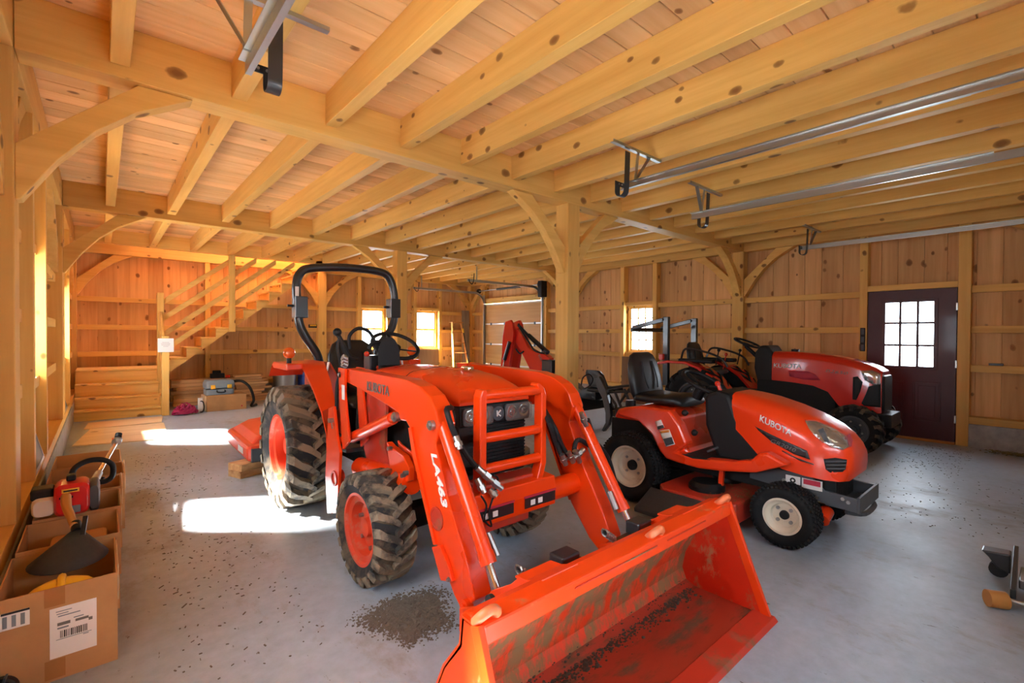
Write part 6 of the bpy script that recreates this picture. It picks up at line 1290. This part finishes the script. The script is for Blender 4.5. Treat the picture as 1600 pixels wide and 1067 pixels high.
for y, k in ((3.475, 0.80), (3.49, 0.96), (3.56, 1.0), (3.63, 0.97), (3.66, 0.85)):
    secs.append([(-0.125+a*0.150*k, y, 0.485+b_*0.175*k) for a, b_ in rrect(1, 1, 0.22)])
loft(bm, secs); eg = obj('engine_housing', bm, 'trimmer_red', TR, 40)
bm = new(); secs = []
for y, k in ((3.50, 0.75), (3.53, 1.0), (3.62, 1.0), (3.66, 0.8)): secs.append([(-0.035+a*0.05*k, y, 0.475+b_*0.165*k) for a, b_ in rrect(1, 1, 0.3)])
loft(bm, secs); obj('muffler_guard', bm, 'dark_grey', TR, 40)
bm = new(); secs = []
for y, k in ((3.50, 0.8), (3.53, 1), (3.64, 1), (3.67, 0.8)): secs.append([(-0.235+a*0.10*k, y, 0.455+b_*0.10*k) for a, b_ in rrect(1, 1, 0.3)])
loft(bm, secs); obj('fuel_tank', bm, 'paper_white', TR, 40); bm = new(); box(bm, (-0.29, 3.54, 0.49), (-0.20, 3.65, 0.55)); obj('air_filter', bm, 'black_plastic', TR, bevel=0.012)
bx('engine_label', 'yellow_plastic', TR, (-0.165, 3.471, 0.528), (-0.095, 3.4745, 0.548)); bx('label_print', 'print_black', TR, (-0.158, 3.469, 0.534), (-0.102, 3.4705, 0.542)); bx('starter_cover', 'grey_plastic', TR, (-0.155, 3.466, 0.415), (-0.09, 3.476, 0.455), 0.006)
bx('spark_cap', 'black_plastic', TR, (-0.15, 3.54, 0.572), (-0.11, 3.60, 0.605), 0.008); bx('choke_slot', 'black_plastic', TR, (-0.175, 3.470, 0.498), (-0.12, 3.4745, 0.508))
bm = new(); tube(bm, [(-0.05, 3.65, 0.50), (0.093, 5.09, 0.495)], 0.0135, 12); sh = obj('shaft', bm, 'chrome', TR, 40)
bm = new(); tube(bm, [(-0.04, 3.74, 0.50), (-0.018, 3.96, 0.50)], 0.021, 12); obj('throttle_grip', bm, 'dull_steel', sh, 40)
bm = new(); tube(bm, smooth_path([(-0.04, 3.76, 0.49), (-0.03, 3.86, 0.455), (-0.01, 3.95, 0.44), (0.005, 3.97, 0.47)], 4), 0.010, 8); obj('trigger_guard', bm, 'black_plastic', sh, 40)
bm = new(); tube(bm, smooth_path([(-0.135, 3.68, 0.52), (-0.125, 3.70, 0.60), (-0.07, 3.72, 0.635), (0.0, 3.73, 0.63), (0.045, 3.74, 0.59), (0.045, 3.75, 0.52), (0.01, 3.76, 0.49), (-0.03, 3.76, 0.50)], 5), 0.015, 10); obj('loop_handle', bm, 'black_rubber', TR, 50)
bm = new(); cyl(bm, (0.088, 5.05, 0.495), (0.098, 5.14, 0.495), 0.032, 14); obj('gear_head', bm, 'dull_steel', TR, 40); bm = new(); cyl(bm, (0.06, 5.09, 0.495), (0.088, 5.09, 0.495), 0.028, 14); obj('cord_spool', bm, 'amber_lens', TR, 40)
bm = new(); cyl(bm, (0.10, 5.12, 0.52), (0.105, 5.14, 0.545), 0.024, 12); obj('spool_cap', bm, 'black_plastic', TR, 40)
# ================================================================== small things on the slab
JK = thing('trailer_dolly', (3.72, 0.13, 0), 'black steel dolly with a brown roller wheel at the right edge of the photo', 'dolly')
bm = new(); bar(bm, (3.50, 0.125, 0.075), (4.06, 0.135, 0.135), 0.022, 0.07); obj('frame_rail', bm, 'black_paint', JK, bevel=0.003)
bm = new(); bar(bm, (3.56, 0.00, 0.06), (4.06, 0.00, 0.11), 0.022, 0.07); obj('frame_rail', bm, 'black_paint', JK, bevel=0.003)
bm = new(); cyl(bm, (3.50, 0.148, 0.042), (3.46, 0.215, 0.042), 0.042, 20); obj('roller_wheel', bm, 'handle_wood', JK, 40)
bm = new(); cyl(bm, (3.50, -0.02, 0.05), (3.50, 0.147, 0.05), 0.012, 10); obj('axle', bm, 'dull_steel', JK, 40)
bm = new(); prism(bm, [(0.15, 0.16), (0.27, 0.15), (0.24, 0.12), (0.20, 0.06), (0.15, 0.05)], 0, 3.88, 3.98); obj('foot_pedal', bm, 'black_paint', JK, bevel=0.008)
for yy in (0.20, -0.05): bm = new(); cyl(bm, (3.93, yy, 0.042), (3.97, yy, 0.042), 0.042, 18); obj('caster', bm, 'black_rubber', JK, 40)
bm = new(); box(bm, (3.64, 0.015, 0.07), (3.86, 0.11, 0.12)); obj('saddle', bm, 'dull_steel', JK, bevel=0.006)
KW = thing('caster_wheel', (-0.17, 2.46, 0), 'black caster wheel leaning against the nearest carton at the bottom left', 'caster')
bm = new(); lathe(bm, [(-0.016, 0.015), (-0.016, 0.040), (-0.010, 0.046), (0.010, 0.046), (0.016, 0.040), (0.016, 0.015)], (-0.288, 2.575, 0.047), (0.2, 1, 0), 24); obj('tyre', bm, 'black_rubber', KW, 40)
bm = new(); lathe(bm, [(-0.02, 0.001), (-0.02, 0.014), (0.02, 0.014), (0.02, 0.001)], (-0.288, 2.575, 0.047), (0.2, 1, 0), 14, False); bar(bm, (-0.288, 2.555, 0.047), (-0.275, 2.553, 0.105), 0.03, 0.006); obj('fork', bm, 'dark_grey', KW)
KW.location = (-0.288, 2.575, 0)
for ch in KW.children: ch.data.transform(Matrix.Translation(Vector((-0.17, 2.46, 0))-Vector((-0.288, 2.575, 0))))
# caked mud and loose litter on the slab
rnd = random.Random(21); it = []
def tilt(x, y, z, a, b_): return Matrix.Translation((x, y, z)) @ Matrix.Rotation(a, 4, 'Z') @ Matrix.Rotation(b_, 4, 'X')
for i in range(3600):
    a, q = rnd.uniform(0, 2*PI), rnd.random()**0.7; q *= 0.7+0.6*rnd.random()
    x, y = 1.15+q*0.20*math.cos(a)*(1+0.25*math.sin(3*a)), 2.07+q*0.24*math.sin(a)*(1+0.2*math.cos(2*a)); r_ = rnd.uniform(0.003, 0.010)*(1.3-q*0.7)
    it.append((tilt(x, y, r_*0.3, rnd.uniform(0, 3), rnd.uniform(-0.6, 0.6)), (r_*2.2, r_*1.6, r_*0.9)))
o = tag(obj('mud_patch', crumbs(it), 'dried_mud', None), 'dark patch of caked mud crumbs on the floor before the front tyre', 'mud'); o['kind'] = 'stuff'
for lab, (x0, x1), (y0, y1), k in (('crumbs of dry mud scattered over the floor beside the cartons', (0.22, 0.80), (2.1, 6.8), 420), ('crumbs of dry mud scattered on the floor right of the ride-on mower', (4.45, 6.4), (0.1, 3.6), 420), ('crumbs of dry mud scattered on the floor before the maroon door', (6.4, 8.1), (0.62, 1.2), 220)):
    it = []
    for i in range(k):
        L_, w = rnd.uniform(0.004, 0.016)*(1 if rnd.random() < 0.92 else 2.5), rnd.uniform(0.002, 0.007)
        it.append((tilt(rnd.uniform(x0, x1), rnd.uniform(y0, y1), 0.002, rnd.gauss(0.6, 0.8), 0), (L_, w, 0.003)))
    o = tag(obj('floor_litter', crumbs(it), 'dried_mud', None), lab, 'litter'); o['kind'] = 'stuff'
it = []
for i in range(520):
    x, y = 8.18+rnd.gauss(0, 0.05), 0.27+rnd.gauss(0, 0.13)
    if x < 8.32: it.append((tilt(x, y, 0.006+rnd.random()*0.02, rnd.uniform(0, 3), rnd.uniform(-0.5, 0.5)), (rnd.uniform(0.01, 0.03), 0.008, 0.003)))
o = tag(obj('leaf_litter', crumbs(it), 'dried_grass', None), 'small heap of dry leaves on the floor by the right kerb', 'leaves'); o['kind'] = 'stuff'
